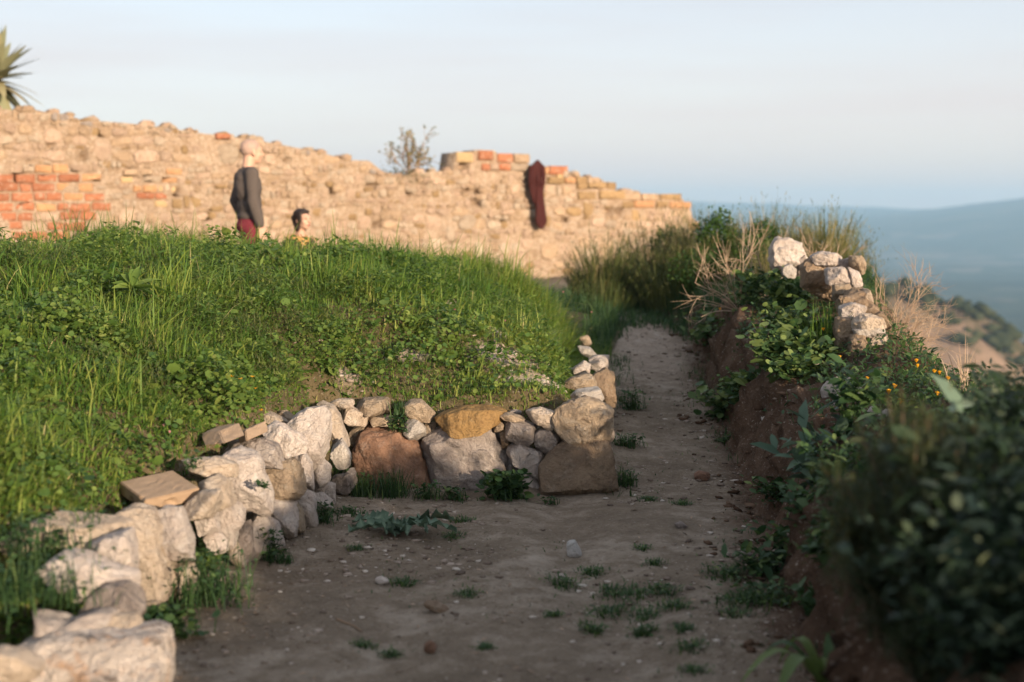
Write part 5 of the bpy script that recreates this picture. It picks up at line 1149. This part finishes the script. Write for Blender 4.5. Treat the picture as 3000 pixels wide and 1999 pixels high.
# dock plant with large leaves on the mound, poppy, small flowers
def dock():
    b = P(395, 1035, 7.9); b[2] = Hs(b[0], b[1]); rs = np.random.default_rng(33); t = tag(empty('dock_plant', b), 'dock plant with big broad leaves standing out in the mound grass', 'plant')
    for i, (az, el, L) in enumerate(((2.6, .9, .17), (2.0, 1.2, .18), (1.0, 1.25, .20), (.5, .55, .20), (-.2, .2, .24), (-.5, .0, .19), (3.0, .5, .15), (3.6, .3, .13))):
        X, S, N = frames(np.array([az]), np.array([el]), np.array([rs.uniform(-.5, .5)])); s = Soup(); K = 7; V = []
        for k in range(K):
            x = k / (K - 1); w = .030 * math.sin(math.pi * min(1, .12 + x * .88)) ** .8; c = X[0] * L * x + np.array((0, 0, .12 - L * .35 * x * x))
            V += [c - S[0] * w + N[0] * .012, c, c + S[0] * w + N[0] * .012]
        Q = [(3 * k + a, 3 * k + a + 1, 3 * k + 4 + a, 3 * k + 3 + a) for k in range(K - 1) for a in (0, 1)]
        put('leaf', mesh_np('leaf', np.array(V), Q, None, np.full(3 * K, rs.uniform(.35, .8)), True), M['weed'], t)
dock()
PET = (np.array([(0, 0, 0), (.5, .45, .15), (.5, -.45, .15), (1, .3, .2), (1, -.3, .2)]), [(1, 2, 4, 3)], [(0, 2, 1)])
LAST = [None]
def flower(name, label, pos, size, mat, npet, h, seed, cat='flower', group=None, up=.25):
    rs = np.random.default_rng(seed); b = np.array((pos[0], pos[1], pos[2] - h)); t = tag(empty(name, b), label, cat, group); LAST[0] = t
    s = Soup(); s.tubes(np.array([[(0, 0, 0), (rs.uniform(-.02, .02), 0, h * .5), (0, 0, h)]]), .0022, .0016, .4, 3); s.build('stem', M['weed'], t)
    s = Soup(); az = np.linspace(0, 6.28, npet + 1)[:-1] + rs.uniform(0, 1); X, S, N = frames(az, np.full(npet, up) + rs.normal(0, .15, npet), np.zeros(npet))
    s.inst(PET, np.tile((0, 0, h), (npet, 1)), X * size, S * size * (4.4 / npet + .1), N * size, rs.random(npet)); s.build('petals', mat, t)
flower('poppy', 'single red poppy in the grass at the far left of the mound', P(51, 936, 7.6), .034, M['poppy'], 5, .10, 40, up=.5)
YF = [('yellow flower above the two small clay blocks, topmost of its cluster', 680, 1105), ('yellow flower left of the topmost one above the clay blocks', 705, 1112), ('yellow flower in the leaves over the left wall bend', 740, 1106), ('yellow flower beside two others over the left wall bend', 748, 1140), ('lone yellow flower left of the cluster above the clay blocks', 582, 1184),
      ('yellow flower close above the inner wall stones', 765, 1204), ('yellow flower low in the leaves at the far left', 12, 1458), ('yellow flower low in the leaves right of the far left one', 187, 1460), ('yellow bloom in the grass above the end wall slabs', 1053, 1072)]
for i, (lb, px, py) in enumerate(YF): flower('yellow_flower', lb, P(px, py, (6.9 if py > 1090 and py < 1300 else 5.6 if py > 1400 else 8.7)) + np.array((0, 0, .0)), .014, M['yellow'], 9, .09, 50 + i, group='yellow flowers on the mound')
PF = [('pink flower in the grass at the right shoulder of the mound', 1650, 858), ('pink flower head low on the shaded right slope of the mound', 1613, 935), ('pale pink flower in the middle of the mound slope', 1332, 910), ('pink flower near the path end of the mound', 1733, 917), ('pink flower in the middle grass of the mound', 1178, 912), ('pale flower under the middle of the mound slope', 1480, 943),
      ('pink flower on the left mound slope below the poppy', 47, 1297), ('pale pink flower beside the pink one at far left', 86, 1305), ('reddish pink flower over the clay blocks', 480, 1250), ('reddish pink flower head beside the other over the blocks', 497, 1270), ('pale pink flower high on the left mound slope', 223, 873), ('pale flower near the crest left of the standing person', 157, 780), ('pale pink flower in the mid left mound grass', 352, 806), ('pink flower beside the dock leaves', 556, 1080), ('pink flower in the grass right of the dock plant', 825, 1073), ('pale flower under the crest in the left grass', 472, 785)]
for i, (lb, px, py) in enumerate(PF): flower('pink_flower', lb, P(px, py, np.interp(py, [780, 870, 950, 1080, 1300], [10.0, 9.6, 9.2, 8.0, 5.9]) if px < 1600 else 11.2), .013, M['pink'], 7, .08, 80 + i, group='pink flowers on the mound', up=.9)
# ------------------------------------------------------------------ bank plants and shrubs
def bank_cover():
    r_ = np.random.default_rng(61); s = Soup(); N = 110000
    y = r_.uniform(3.0, 15.5, N); x = xb(y) + r_.uniform(.06, 2.0, N); d2 = x - xb(y)
    cl = fbm2(x, y, 2.2, 63, 3); k = (x < xcrest(y) + .45) & ~((np.abs(y - 7.2) < .9) & (d2 < .45) & (r_.random(N) < .8)) & (r_.random(N) < .62 * sstep(.10, .42, d2 + .40 * cl) * (.35 + .65 * sstep(-.2, .3, cl))) & (in_view(x, y, .9)); x, y, cl, d2 = x[k], y[k], cl[k], d2[k]; n = len(x)
    z = H(x, y); lf = r_.random(n) < .6
    m = ~lf; s.blades(np.stack([x[m], y[m], z[m] - .01], 1), r_.uniform(.03, .12, m.sum()), r_.uniform(0, 6.28, m.sum()), r_.uniform(.1, .9, m.sum()), r_.uniform(.003, .007, m.sum()), np.clip(r_.normal(.4, .25, m.sum()), 0, 1), 3)
    m = lf; q = m.sum(); X, S, Nn = frames(r_.uniform(0, 6.28, q), r_.uniform(-.3, 1., q), r_.uniform(-.8, .8, q)); L = r_.uniform(.02, .05, q)[:, None]
    s.inst(OVATE, np.stack([x[m], y[m], z[m] + r_.uniform(0, .08, q)], 1), X * L, S * L * .45, Nn * L, np.clip(r_.normal(.42, .25, q), 0, 1))
    tag(s.build('bank_undergrowth', M['bankleaf']), 'low grass and weeds on top of the earth bank', 'undergrowth', kind='stuff')
    # weeds at the far end of the path, under the shrubs
    s = Soup(); N = 34000; y = r_.uniform(12.2, 17.5, N); x = r_.uniform(.2, 3.6, N)
    onp = (x > xr(y) - .05) & (x < xb(y) + .05); nz = fbm2(x, y, 2.0, 5, 3); side = np.minimum(x - xr(y), xb(y) - x)
    k = np.where(onp, r_.random(N) < sstep(13.2, 15.2, y + 1.3 * nz + sstep(.25, .0, side) * 1.2), (mound_d(x, y) < .3) | (y > 14.3)) & (x < xcrest(y) + .5); x, y, onp = x[k], y[k], onp[k]; n = len(x)
    s.blades(np.stack([x, y, H(x, y) - .01], 1), np.where(onp, r_.uniform(.03, .14, n), r_.uniform(.08, .30, n)), r_.uniform(0, 6.28, n), r_.uniform(.1, .8, n), r_.uniform(.005, .012, n), np.clip(r_.normal(.28, .2, n), 0, 1), 3)
    N = 5000; y = r_.uniform(7.6, 13.6, N); e = r_.random(N) < .5; x = np.where(e, xr(y) + .10, xb(y)) + r_.normal(0, .07, N); k = r_.random(N) < .25 + .9 * fbm2(x, y, 1.8, 6, 3); x, y = x[k], y[k]; n = len(x)
    s.blades(np.stack([x, y, H(x, y) - .01], 1), r_.uniform(.02, .10, n), r_.uniform(0, 6.28, n), r_.uniform(.2, 1.2, n), r_.uniform(.004, .008, n), np.clip(r_.normal(.35, .2, n), 0, 1), 3)
    tag(s.build('rough_grass', M['bankleaf']), 'dark rough grass below the shrubs at the far end of the path', 'grass', kind='stuff')
bank_cover()
def leafy(label, base, r, h, nl, leaf, mat, seed, tm=ROUND, asp=1.0, name='leafy_weed', cat='plant', group=None, tint=(.42, .25), nst=9):
    rs = np.random.default_rng(seed); t = tag(empty(name, base), label, cat, group)
    a = rs.uniform(0, 6.28, nst); rr = r * rs.uniform(.2, 1, nst); zt = h * rs.uniform(.55, 1.1, nst)
    tip = np.stack([np.cos(a) * rr, np.sin(a) * rr, zt], 1); mid = tip * (.35, .35, .6); pts = np.stack([np.zeros((nst, 3)), mid, tip], 1)
    s = Soup(); s.tubes(pts, .004, .002, .3, 3); s.build('stems', M['bankleaf'], t)
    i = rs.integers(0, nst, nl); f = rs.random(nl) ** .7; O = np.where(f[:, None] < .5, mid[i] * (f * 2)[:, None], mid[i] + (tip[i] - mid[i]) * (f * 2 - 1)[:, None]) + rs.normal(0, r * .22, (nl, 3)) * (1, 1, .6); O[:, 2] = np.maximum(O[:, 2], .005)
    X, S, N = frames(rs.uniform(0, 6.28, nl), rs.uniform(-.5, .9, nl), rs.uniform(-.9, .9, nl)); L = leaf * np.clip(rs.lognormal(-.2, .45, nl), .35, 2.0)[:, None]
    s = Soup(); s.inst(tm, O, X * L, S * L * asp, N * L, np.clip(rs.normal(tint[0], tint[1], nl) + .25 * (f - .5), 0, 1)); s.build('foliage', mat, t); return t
GB = 'leafy plants on the bank'
for i, (lb, px, py, Y, r, h, nl) in enumerate([
    ('leafy mallow plant at the path edge beneath the dry twigs', 2120, 1010, 9.6, .20, .26, 200), ('leafy mallow plant overhanging the eroded earth face', 2190, 1070, 9.0, .20, .22, 210), ('bushy mallow plant left of the parapet foot', 2300, 1010, 9.2, .22, .30, 260), ('pale leaved mallow plant in the middle of the bank', 2270, 1085, 8.8, .20, .28, 240),
    ('leafy mallow plant beside the parapet stones', 2370, 1000, 9.0, .17, .20, 180), ('leafy mallow plant below the parapet grass tuft', 2385, 1080, 8.6, .16, .14, 180), ('dark leafy plant behind the mallows below the twigs', 2200, 900, 10.6, .25, .30, 240), ('leafy plant under the farthest parapet stone', 2300, 880, 10.2, .22, .25, 220), ('low leafy plant on the lip of the bank', 2330, 1120, 8.4, .18, .14, 180), ('dark leafy plant at the far bend of the path', 2090, 900, 12.0, .28, .30, 260)]):
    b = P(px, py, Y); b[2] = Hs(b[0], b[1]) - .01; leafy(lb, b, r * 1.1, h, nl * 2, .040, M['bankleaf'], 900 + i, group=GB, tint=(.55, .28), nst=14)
def grass_clump(label, base, r, h, n, seed, mat='grass', name='grass_clump', tint=.45, w=.008):
    rs = np.random.default_rng(seed); t = tag(empty(name, base), label, 'grass'); s = Soup(); q = rs.normal(0, r * .5, (n, 2))
    s.blades(np.stack([q[:, 0], q[:, 1], np.zeros(n)], 1), h * rs.uniform(.5, 1.15, n), rs.uniform(0, 6.28, n), np.abs(rs.normal(.3, .25, n)), rs.uniform(w * .6, w * 1.2, n), np.clip(rs.normal(tint, .2, n), 0, 1), 5); s.build('blades', M[mat], t)
b = P(2420, 985, 8.9); b[2] = Hs(b[0], b[1]); grass_clump('tall green grass tuft against the parapet stones', b, .12, .34, 130, 71)
b = P(2815, 1150, 6.8); b[2] = Hs(b[0], b[1]); grass_clump('pale dry straws standing at the edge above the valley', b, .08, .30, 26, 73, 'twig', 'dry_straws', .8, .005)
# field marigolds
MG = [('orange marigold on the bank below the parapet, left of a pair', 2440, 1052, 8.3), ('orange marigold on the bank below the parapet, right of a pair', 2460, 1052, 8.25), ('marigold above the long pale boulder', 2540, 1115, 7.5), ('largest marigold in the middle of the bank flowers', 2620, 1140, 7.0), ('marigold left of the largest one', 2604, 1156, 6.95), ('marigold below the largest one towards the feathery bush', 2639, 1184, 6.7),
      ('topmost marigold against the hazy valley', 2685, 1063, 7.5), ('marigold just under the topmost one on the skyline', 2688, 1078, 7.4), ('left marigold of the pair by the dry straws', 2737, 1094, 7.1), ('right marigold of the pair by the dry straws', 2752, 1099, 7.0), ('marigold at the foot of the dry straws', 2777, 1115, 6.8), ('marigold in the grey green leaves near the dark bush', 2746, 1160, 6.5), ('marigold on the dark leafy plant below the cut earth', 2429, 1308, 6.4), ('marigold right of the cut earth hollow', 2494, 1283, 6.5), ('small marigold low over the grey green plant', 2341, 1366, 6.4), ('small marigold beside the tall parapet grass', 2412, 970, 8.8), ('tiny marigold near the path end of the bank', 2110, 910, 10.6)]
for i, (lb, px, py, Y) in enumerate(MG):
    p = P(px, py, Y); g = Hs(p[0], p[1]); h = float(np.clip(p[2] - g, .05, .30)); rs = np.random.default_rng(1000 + i)
    flower('marigold', lb, p, .026 if 'largest' in lb else .021, M['yellow'], 12, h, 1000 + i, group='marigolds on the bank', up=.95)
    k = 26; O = np.stack([rs.normal(0, .035, k), rs.normal(0, .035, k), rs.uniform(0, h * .8, k)], 1); X, S, N = frames(rs.uniform(0, 6.28, k), rs.uniform(.1, 1.2, k), rs.uniform(-.6, .6, k)); L = rs.uniform(.03, .055, k)[:, None]
    s = Soup(); s.inst(OVATE, O, X * L, S * L * .32, N * L, np.clip(rs.normal(.6, .25, k), 0, 1)); s.build('foliage', M['bankleaf'], LAST[0])
# broom-like shrubs at the end of the path
def broom(label, x, y, r, h, n, seed, mat='broom', tint=(.5, .25), name='broom_shrub', lean=.0, w=.0075):
    rs = np.random.default_rng(seed); b = spot(x, y, -.02); t = tag(empty(name, b), label, 'shrub', 'shrubs beyond the path end'); s = Soup()
    a = rs.uniform(0, 6.28, n); rr = r * np.sqrt(rs.random(n)); O = np.stack([np.cos(a) * rr, np.sin(a) * rr, np.zeros(n)], 1); O[:, 2] = H(b[0] + O[:, 0], b[1] + O[:, 1]) - b[2]
    hh = .92 * h * rs.uniform(.6, 1.0, n) * (1 - .55 * (rr / r) ** 2) * (1 + .3 * vnoise(np.stack([O[:, 0] * 4, O[:, 1] * 4, O[:, 0] * 0], 1), seed)); az = a + rs.normal(0, .6, n); bd = np.abs(rs.normal(.16, .16, n)) + .35 * rr / r
    tn = np.clip(rs.normal(tint[0] + .08, tint[1], n), 0, 1); s.blades(O, hh, az, bd, w, tn, 4)
    m = n * 7; i = rs.integers(0, n, m); f = rs.uniform(.25, 1.0, m); d = np.stack([np.cos(az[i]), np.sin(az[i]), np.zeros(m)], 1)
    O2 = O[i] + np.array((0, 0, 1.)) * (hh[i] * (f - .42 * bd[i] * f * f))[:, None] + d * (hh[i] * bd[i] * (.25 * f + .6 * f * f))[:, None]
    s.blades(O2, hh[i] * rs.uniform(.10, .30, m) * (1.2 - f), rs.uniform(0, 6.28, m), rs.uniform(.3, 1.2, m), w * .8, np.clip(tn[i] + rs.normal(0, .12, m), 0, 1), 2); s.build('stems', M[mat], t)
broom('olive broom shrub nearest the ruined wall, left of the others', 1.02, 15.6, .38, 1.0, 700, 201, tint=(.32, .2))
broom('golden olive broom shrub in front of the wall holes', 1.55, 15.9, .50, 1.25, 1200, 202, tint=(.55, .25))
broom('tall golden broom shrub right of the wall end', 2.15, 15.4, .50, 1.40, 1200, 203, tint=(.6, .25))
broom('broad olive broom shrub in the middle of the thicket', 2.75, 15.2, .52, 1.30, 1200, 204, tint=(.5, .25))
broom('tall tufted broom shrub topping the thicket', 2.70, 16.2, .40, 1.15, 700, 205, tint=(.45, .25))
broom('sunlit broom shrub at the drop edge of the thicket', 3.20, 14.6, .42, 1.10, 900, 206, tint=(.58, .25))
broom('low broom shrub behind the farthest parapet stone', 2.55, 13.6, .42, .70, 800, 207, tint=(.6, .25))
broom('leaning broom shrub at the right end of the thicket', 3.35, 15.6, .45, 1.15, 800, 208, tint=(.42, .22))
broom('low dark broom shrub on the mound side of the path end', .95, 14.9, .35, .45, 420, 209, tint=(.2, .15))
broom('broom shrub in the shade where the path bends', 1.75, 14.9, .40, 1.05, 800, 210, tint=(.3, .2))
def round_bush(label, x, y, zc, r, n, mat, seed, leaf=.045, name='round_bush', sq=(1, 1, 1)):
    rs = np.random.default_rng(seed); b = spot(x, y, -.02); t = tag(empty(name, b), label, 'bush', 'shrubs beyond the path end' if y > 12 else None)
    c = np.array((0, 0, zc - b[2])); d = rs.normal(0, 1, (n, 3)); d /= np.linalg.norm(d, axis=1, keepdims=True); rad_ = r * (.55 + .45 * rs.random(n)) * (1 + .28 * fbm(d * 2.2 + seed, seed, 3)); O = c + d * rad_[:, None] * np.array(sq); O[:, 2] = np.maximum(O[:, 2], .02)
    tw = twigs(rs, [np.zeros(3)] * 7, [(rs.normal(0, .5), rs.normal(0, .5), 1.) for _ in range(7)], float(c[2]) * .75, .012, 1, 4, .6, .3); s = Soup(); twig_soup(s, tw, (.1, .5), rs); s.build('branches', M['twig'], t)
    X, S, N = frames(rs.uniform(0, 6.28, n), rs.uniform(-.6, 1.2, n), rs.uniform(-1, 1, n)); L = leaf * rs.uniform(.6, 1.2, n)[:, None]
    s = Soup(); s.inst(OVATE, O, X * L, S * L * .5, N * L, np.clip(rs.normal(.45, .25, n), 0, 1)); s.build('foliage', mat, t)
round_bush('dense bright green bush amid the broom thicket', 2.15, 15.0, 1.28, .24, 1900, M['green_bush'], 221, sq=(.9, 1, 1.25))
round_bush('dark green bush behind the broom near the wall end', 1.78, 16.2, 1.18, .24, 1300, M['green_bush'], 222)
round_bush('green bush tucked right of the bright green one', 2.62, 15.0, 1.3, .20, 1000, M['green_bush'], 223)
round_bush('olive green bush low at the path bend in front of the broom', 1.95, 14.4, .95, .30, 1500, M['green_bush'], 224, .04, sq=(1.3, 1, .8))
round_bush('olive green bush in front of the tall golden broom', 2.45, 14.4, 1.12, .26, 1300, M['green_bush'], 225, .04)
# bare dry twig bushes
def dry_bush(label, base, dirs, L, r, depth, nsub, seed, curve=.4, up=.25, spread=.55, tint=(.3, 1)):
    rs = np.random.default_rng(seed); t = tag(empty('dry_bush', base), label, 'dry bush', 'bare dry bushes round the parapet'); tw = twigs(rs, [np.zeros(3)] * len(dirs), dirs, L, r, depth, nsub, spread, curve, 6, None, up)
    s = Soup(); twig_soup(s, tw, tint, rs); s.build('twigs', M['twig'], t)
b = P(2165, 900, 10.6); b[2] = Hs(b[0], b[1]); dry_bush('bare curving dry bush leaning over the path bend', b, [(-1, 0, .5), (-.8, .1, .8), (-.6, -.2, 1), (-.3, 0, 1.1), (-.9, -.2, .2), (-.5, .2, .6), (.1, 0, 1)], .40, .0048, 2, 4.2, 301)
b = P(2255, 830, 10.9); b[2] = Hs(b[0], b[1]); dry_bush('bare dry bush just left of the farthest parapet stone', b, [(-.9, 0, .7), (-.6, .1, 1), (-.3, -.1, 1.2), (-1, .1, .35), (.1, 0, 1.1), (-.2, .3, 1)], .42, .0048, 2, 4.2, 302)
b = P(2400, 790, 11.0); b[2] = Hs(b[0], b[1]); dry_bush('bare dry bush rising behind the parapet stones', b, [(.2, 0, 1), (-.2, .1, 1), (.5, 0, .9), (.8, .1, .7), (0, .2, 1.2), (-.4, 0, 1)], .30, .0046, 2, 4.6, 303, .4, .12)
b = P(2540, 1000, 9.4); b[2] = min(Hs(b[0], b[1]), .55); dry_bush('large pinkish dry bush spreading over the drop behind the parapet', b, [(.9, .1, .55), (1, 0, .35), (.8, -.1, .8), (.6, .2, 1), (1, .2, .2), (.5, 0, .9), (.3, 0, 1.1), (1, -.2, .6), (.7, .1, .6), (.9, 0, .1), (.2, .1, 1), (1, .1, .3), (1, 0, .5), (1, -.1, .15), (.8, .2, .4)], .46, .0042, 3, 3.9, 304, .45, .10)
b = P(2600, 1030, 8.9); b[2] = min(Hs(b[0], b[1]), .5); dry_bush('smaller dry bush right of the parapet foot', b, [(.9, .1, .55), (.7, -.1, .8), (.4, .2, 1), (.2, 0, 1.1), (.8, -.2, .3)], .32, .0038, 3, 3.6, 305, .45, .15)
# grey green plant and low weeds at the foot of the bank
def at(px, py, Y, dz=0.): b = P(px, py, Y); b[2] = Hs(b[0], b[1]) + dz; return b
leafy('grey green broad leaved plant at the foot of the bank', at(2390, 1500, 6.2), .17, .32, 90, .12, M['grey_leaf'], 401, OVATE, .35, tint=(.2, .2), nst=12)
leafy('dark leafy weed spreading from the bank foot onto the path', at(2300, 1560, 6.0), .24, .16, 300, .05, M['bankleaf'], 402, OVATE, .45, tint=(.3, .2))
leafy('dark leafy plant below the cut earth hollow', at(2480, 1420, 6.3), .20, .30, 260, .06, M['bankleaf'], 403, OVATE, .5, tint=(.3, .2))
leafy('low weed with pale leaf tips at the bank foot', at(2230, 1575, 5.9), .16, .08, 170, .045, M['bankleaf'], 404, OVATE, .35, tint=(.35, .25))
leafy('dark round leaved weed where the bank meets the near path', at(2405, 1700, 5.2), .10, .12, 140, .04, M['bankleaf'], 405, tint=(.3, .2))
for i, (lb, px, py, r, h, n) in enumerate((('dark leafy plant right of the grey green one at the bank foot', 2450, 1470, .17, .24, 420), ('spreading leafy plant below the grey green one', 2370, 1540, .18, .16, 380), ('dark leafy plant beside the feathery bush on the bank foot', 2490, 1580, .18, .24, 420), ('leafy plant under the cut earth beside the path', 2280, 1470, .13, .10, 240), ('low leafy plant at the foot of the bank by the near weeds', 2440, 1660, .16, .16, 340))):
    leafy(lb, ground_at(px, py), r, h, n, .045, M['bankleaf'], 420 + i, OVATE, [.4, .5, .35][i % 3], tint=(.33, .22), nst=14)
def strap_plant():
    b = at(2420, 1930, 4.35); t = tag(empty('strap_leaf_plant', b), 'plant with long drooping strap leaves at the near bank foot', 'plant'); rs = np.random.default_rng(41)
    for az, L, w in ((3.4, .30, .022), (3.9, .26, .03), (2.8, .24, .02), (4.6, .22, .03), (2.2, .2, .02), (1.2, .25, .02), (.2, .24, .03)):
        K = 8; V = []; d = np.array((math.cos(az), math.sin(az), 0)); sd = np.array((-math.sin(az), math.cos(az), 0))
        for k in range(K):
            x = k / (K - 1); c = d * L * x + np.array((0, 0, .15 * math.sin(x * 2.9) + .02)); ww = w * math.sin(math.pi * (.12 + .88 * x)) ** .7; V += [c - sd * ww, c + np.array((0, 0, -.006)), c + sd * ww]
        put('leaf', mesh_np('leaf', np.array(V), [(3 * k + a, 3 * k + a + 1, 3 * k + 4 + a, 3 * k + 3 + a) for k in range(K - 1) for a in (0, 1)], None, np.full(3 * K, rs.uniform(.3, .9)), True), M['bankleaf'], t)
strap_plant()
# near bushes on the right bank, out of focus
def feathery(label, base, r, h, nst, seed, tint=.45, mat='feather', lean=(0, 0)):
    rs = np.random.default_rng(seed); t = tag(empty('feathery_bush', base), label, 'bush', 'bushes on the near bank'); a = rs.uniform(0, 6.28, nst); rr = r * np.sqrt(rs.random(nst))
    tip = np.stack([np.cos(a) * rr + lean[0], np.sin(a) * rr + lean[1], h * rs.uniform(.35, 1.25, nst) * (1 - .3 * rr / r)], 1); mid = tip * (.5, .5, .6); root = np.stack([np.cos(a) * rr * .2, np.sin(a) * rr * .2, -.03 + 0 * a], 1)
    s = Soup(); s.tubes(np.stack([root, mid, tip], 1), .005, .002, .3, 4); s.build('stems', M['bark'], t)
    n = nst * 260; i = rs.integers(0, nst, n); f = rs.random(n) ** .8; O = np.where(f[:, None] < .5, root[i] + (mid - root)[i] * (f * 2)[:, None], mid[i] + (tip - mid)[i] * (f * 2 - 1)[:, None]) + rs.normal(0, .018, (n, 3))
    s = Soup(); s.blades(O, rs.uniform(.02, .06, n), rs.uniform(0, 6.28, n), rs.uniform(.2, 1.4, n), .0032, np.clip(rs.normal(tint - .15, .15, n) + .55 * np.clip(f - .55, 0, 1), 0, 1), 2); s.build('foliage', M[mat], t)  # tint rises to gold near the tips: low sunlight put into the colour
feathery('feathery brown green bush with sunlit golden tips on the near bank', ground_at(2670, 1780), .24, .50, 56, 501, .50, lean=(-.04, -.06))
feathery('feathery bush right of the golden tipped one', ground_at(2760, 1560), .24, .34, 56, 503, .5)
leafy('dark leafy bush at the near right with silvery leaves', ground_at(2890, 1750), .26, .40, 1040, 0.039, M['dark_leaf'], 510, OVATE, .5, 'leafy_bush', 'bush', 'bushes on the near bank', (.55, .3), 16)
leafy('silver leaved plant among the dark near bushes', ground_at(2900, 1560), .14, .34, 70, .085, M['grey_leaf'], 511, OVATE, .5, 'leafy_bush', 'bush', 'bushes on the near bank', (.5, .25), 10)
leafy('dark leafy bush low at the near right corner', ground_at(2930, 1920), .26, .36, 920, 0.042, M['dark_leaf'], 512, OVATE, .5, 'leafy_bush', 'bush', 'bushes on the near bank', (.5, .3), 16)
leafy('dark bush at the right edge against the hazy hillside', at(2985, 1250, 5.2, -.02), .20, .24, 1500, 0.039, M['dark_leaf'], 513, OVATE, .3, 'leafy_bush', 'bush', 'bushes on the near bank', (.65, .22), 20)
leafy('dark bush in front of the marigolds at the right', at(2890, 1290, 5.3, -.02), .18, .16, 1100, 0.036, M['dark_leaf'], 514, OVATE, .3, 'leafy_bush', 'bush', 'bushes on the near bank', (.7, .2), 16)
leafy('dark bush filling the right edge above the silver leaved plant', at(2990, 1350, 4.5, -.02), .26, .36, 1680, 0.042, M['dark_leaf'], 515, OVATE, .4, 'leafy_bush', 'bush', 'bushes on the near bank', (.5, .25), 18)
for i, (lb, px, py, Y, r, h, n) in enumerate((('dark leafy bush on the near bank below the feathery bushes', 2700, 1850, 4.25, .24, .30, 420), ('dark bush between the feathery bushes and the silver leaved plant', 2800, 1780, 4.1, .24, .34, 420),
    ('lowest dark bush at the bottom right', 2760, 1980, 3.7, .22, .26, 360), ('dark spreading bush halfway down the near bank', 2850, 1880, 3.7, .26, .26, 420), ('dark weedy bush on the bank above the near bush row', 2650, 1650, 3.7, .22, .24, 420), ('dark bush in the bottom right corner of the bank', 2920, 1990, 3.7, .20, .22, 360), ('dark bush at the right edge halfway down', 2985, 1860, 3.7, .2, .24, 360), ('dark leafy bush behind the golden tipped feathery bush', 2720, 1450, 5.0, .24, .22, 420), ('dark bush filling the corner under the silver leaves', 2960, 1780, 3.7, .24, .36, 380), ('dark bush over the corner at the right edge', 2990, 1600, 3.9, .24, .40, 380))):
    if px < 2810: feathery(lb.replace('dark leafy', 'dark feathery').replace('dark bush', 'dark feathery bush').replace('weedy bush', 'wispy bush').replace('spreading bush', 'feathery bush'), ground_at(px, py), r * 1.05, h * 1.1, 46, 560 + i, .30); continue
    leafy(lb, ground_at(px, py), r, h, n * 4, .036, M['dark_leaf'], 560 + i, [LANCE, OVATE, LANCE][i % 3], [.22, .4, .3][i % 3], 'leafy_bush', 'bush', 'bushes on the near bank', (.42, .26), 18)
leafy('silver leaved plant low at the right edge', ground_at(2940, 1850), .13, .28, 60, .085, M['grey_leaf'], 516, OVATE, .5, 'leafy_bush', 'bush', 'bushes on the near bank', (.45, .25), 10)
# unseen bushes added beside the camera to shade the near bank and path
for i, (lb, x, y, h) in enumerate((('shade casting dark bush added on the bank top out of view, behind the silver leaved plant', 1.75, 3.2, .34), ('shade casting dark bush added on the bank top out of view, highest one', 1.98, 2.75, .38), ('shade casting dark bush added on the bank face out of view, nearest the viewer', 1.55, 2.65, .34), ('shade casting dark bush added at the drop edge out of view', 2.1, 3.5, .36), ('shade casting dark bush added on the bank out of view, beside the viewer', 1.95, .9, .30), ('shade casting dark bush added on the bank out of view, second beside the viewer', 1.9, 1.6, .28), ('shade casting dark bush added on the bank out of view, level with the viewer', 2.05, .2, .30))):
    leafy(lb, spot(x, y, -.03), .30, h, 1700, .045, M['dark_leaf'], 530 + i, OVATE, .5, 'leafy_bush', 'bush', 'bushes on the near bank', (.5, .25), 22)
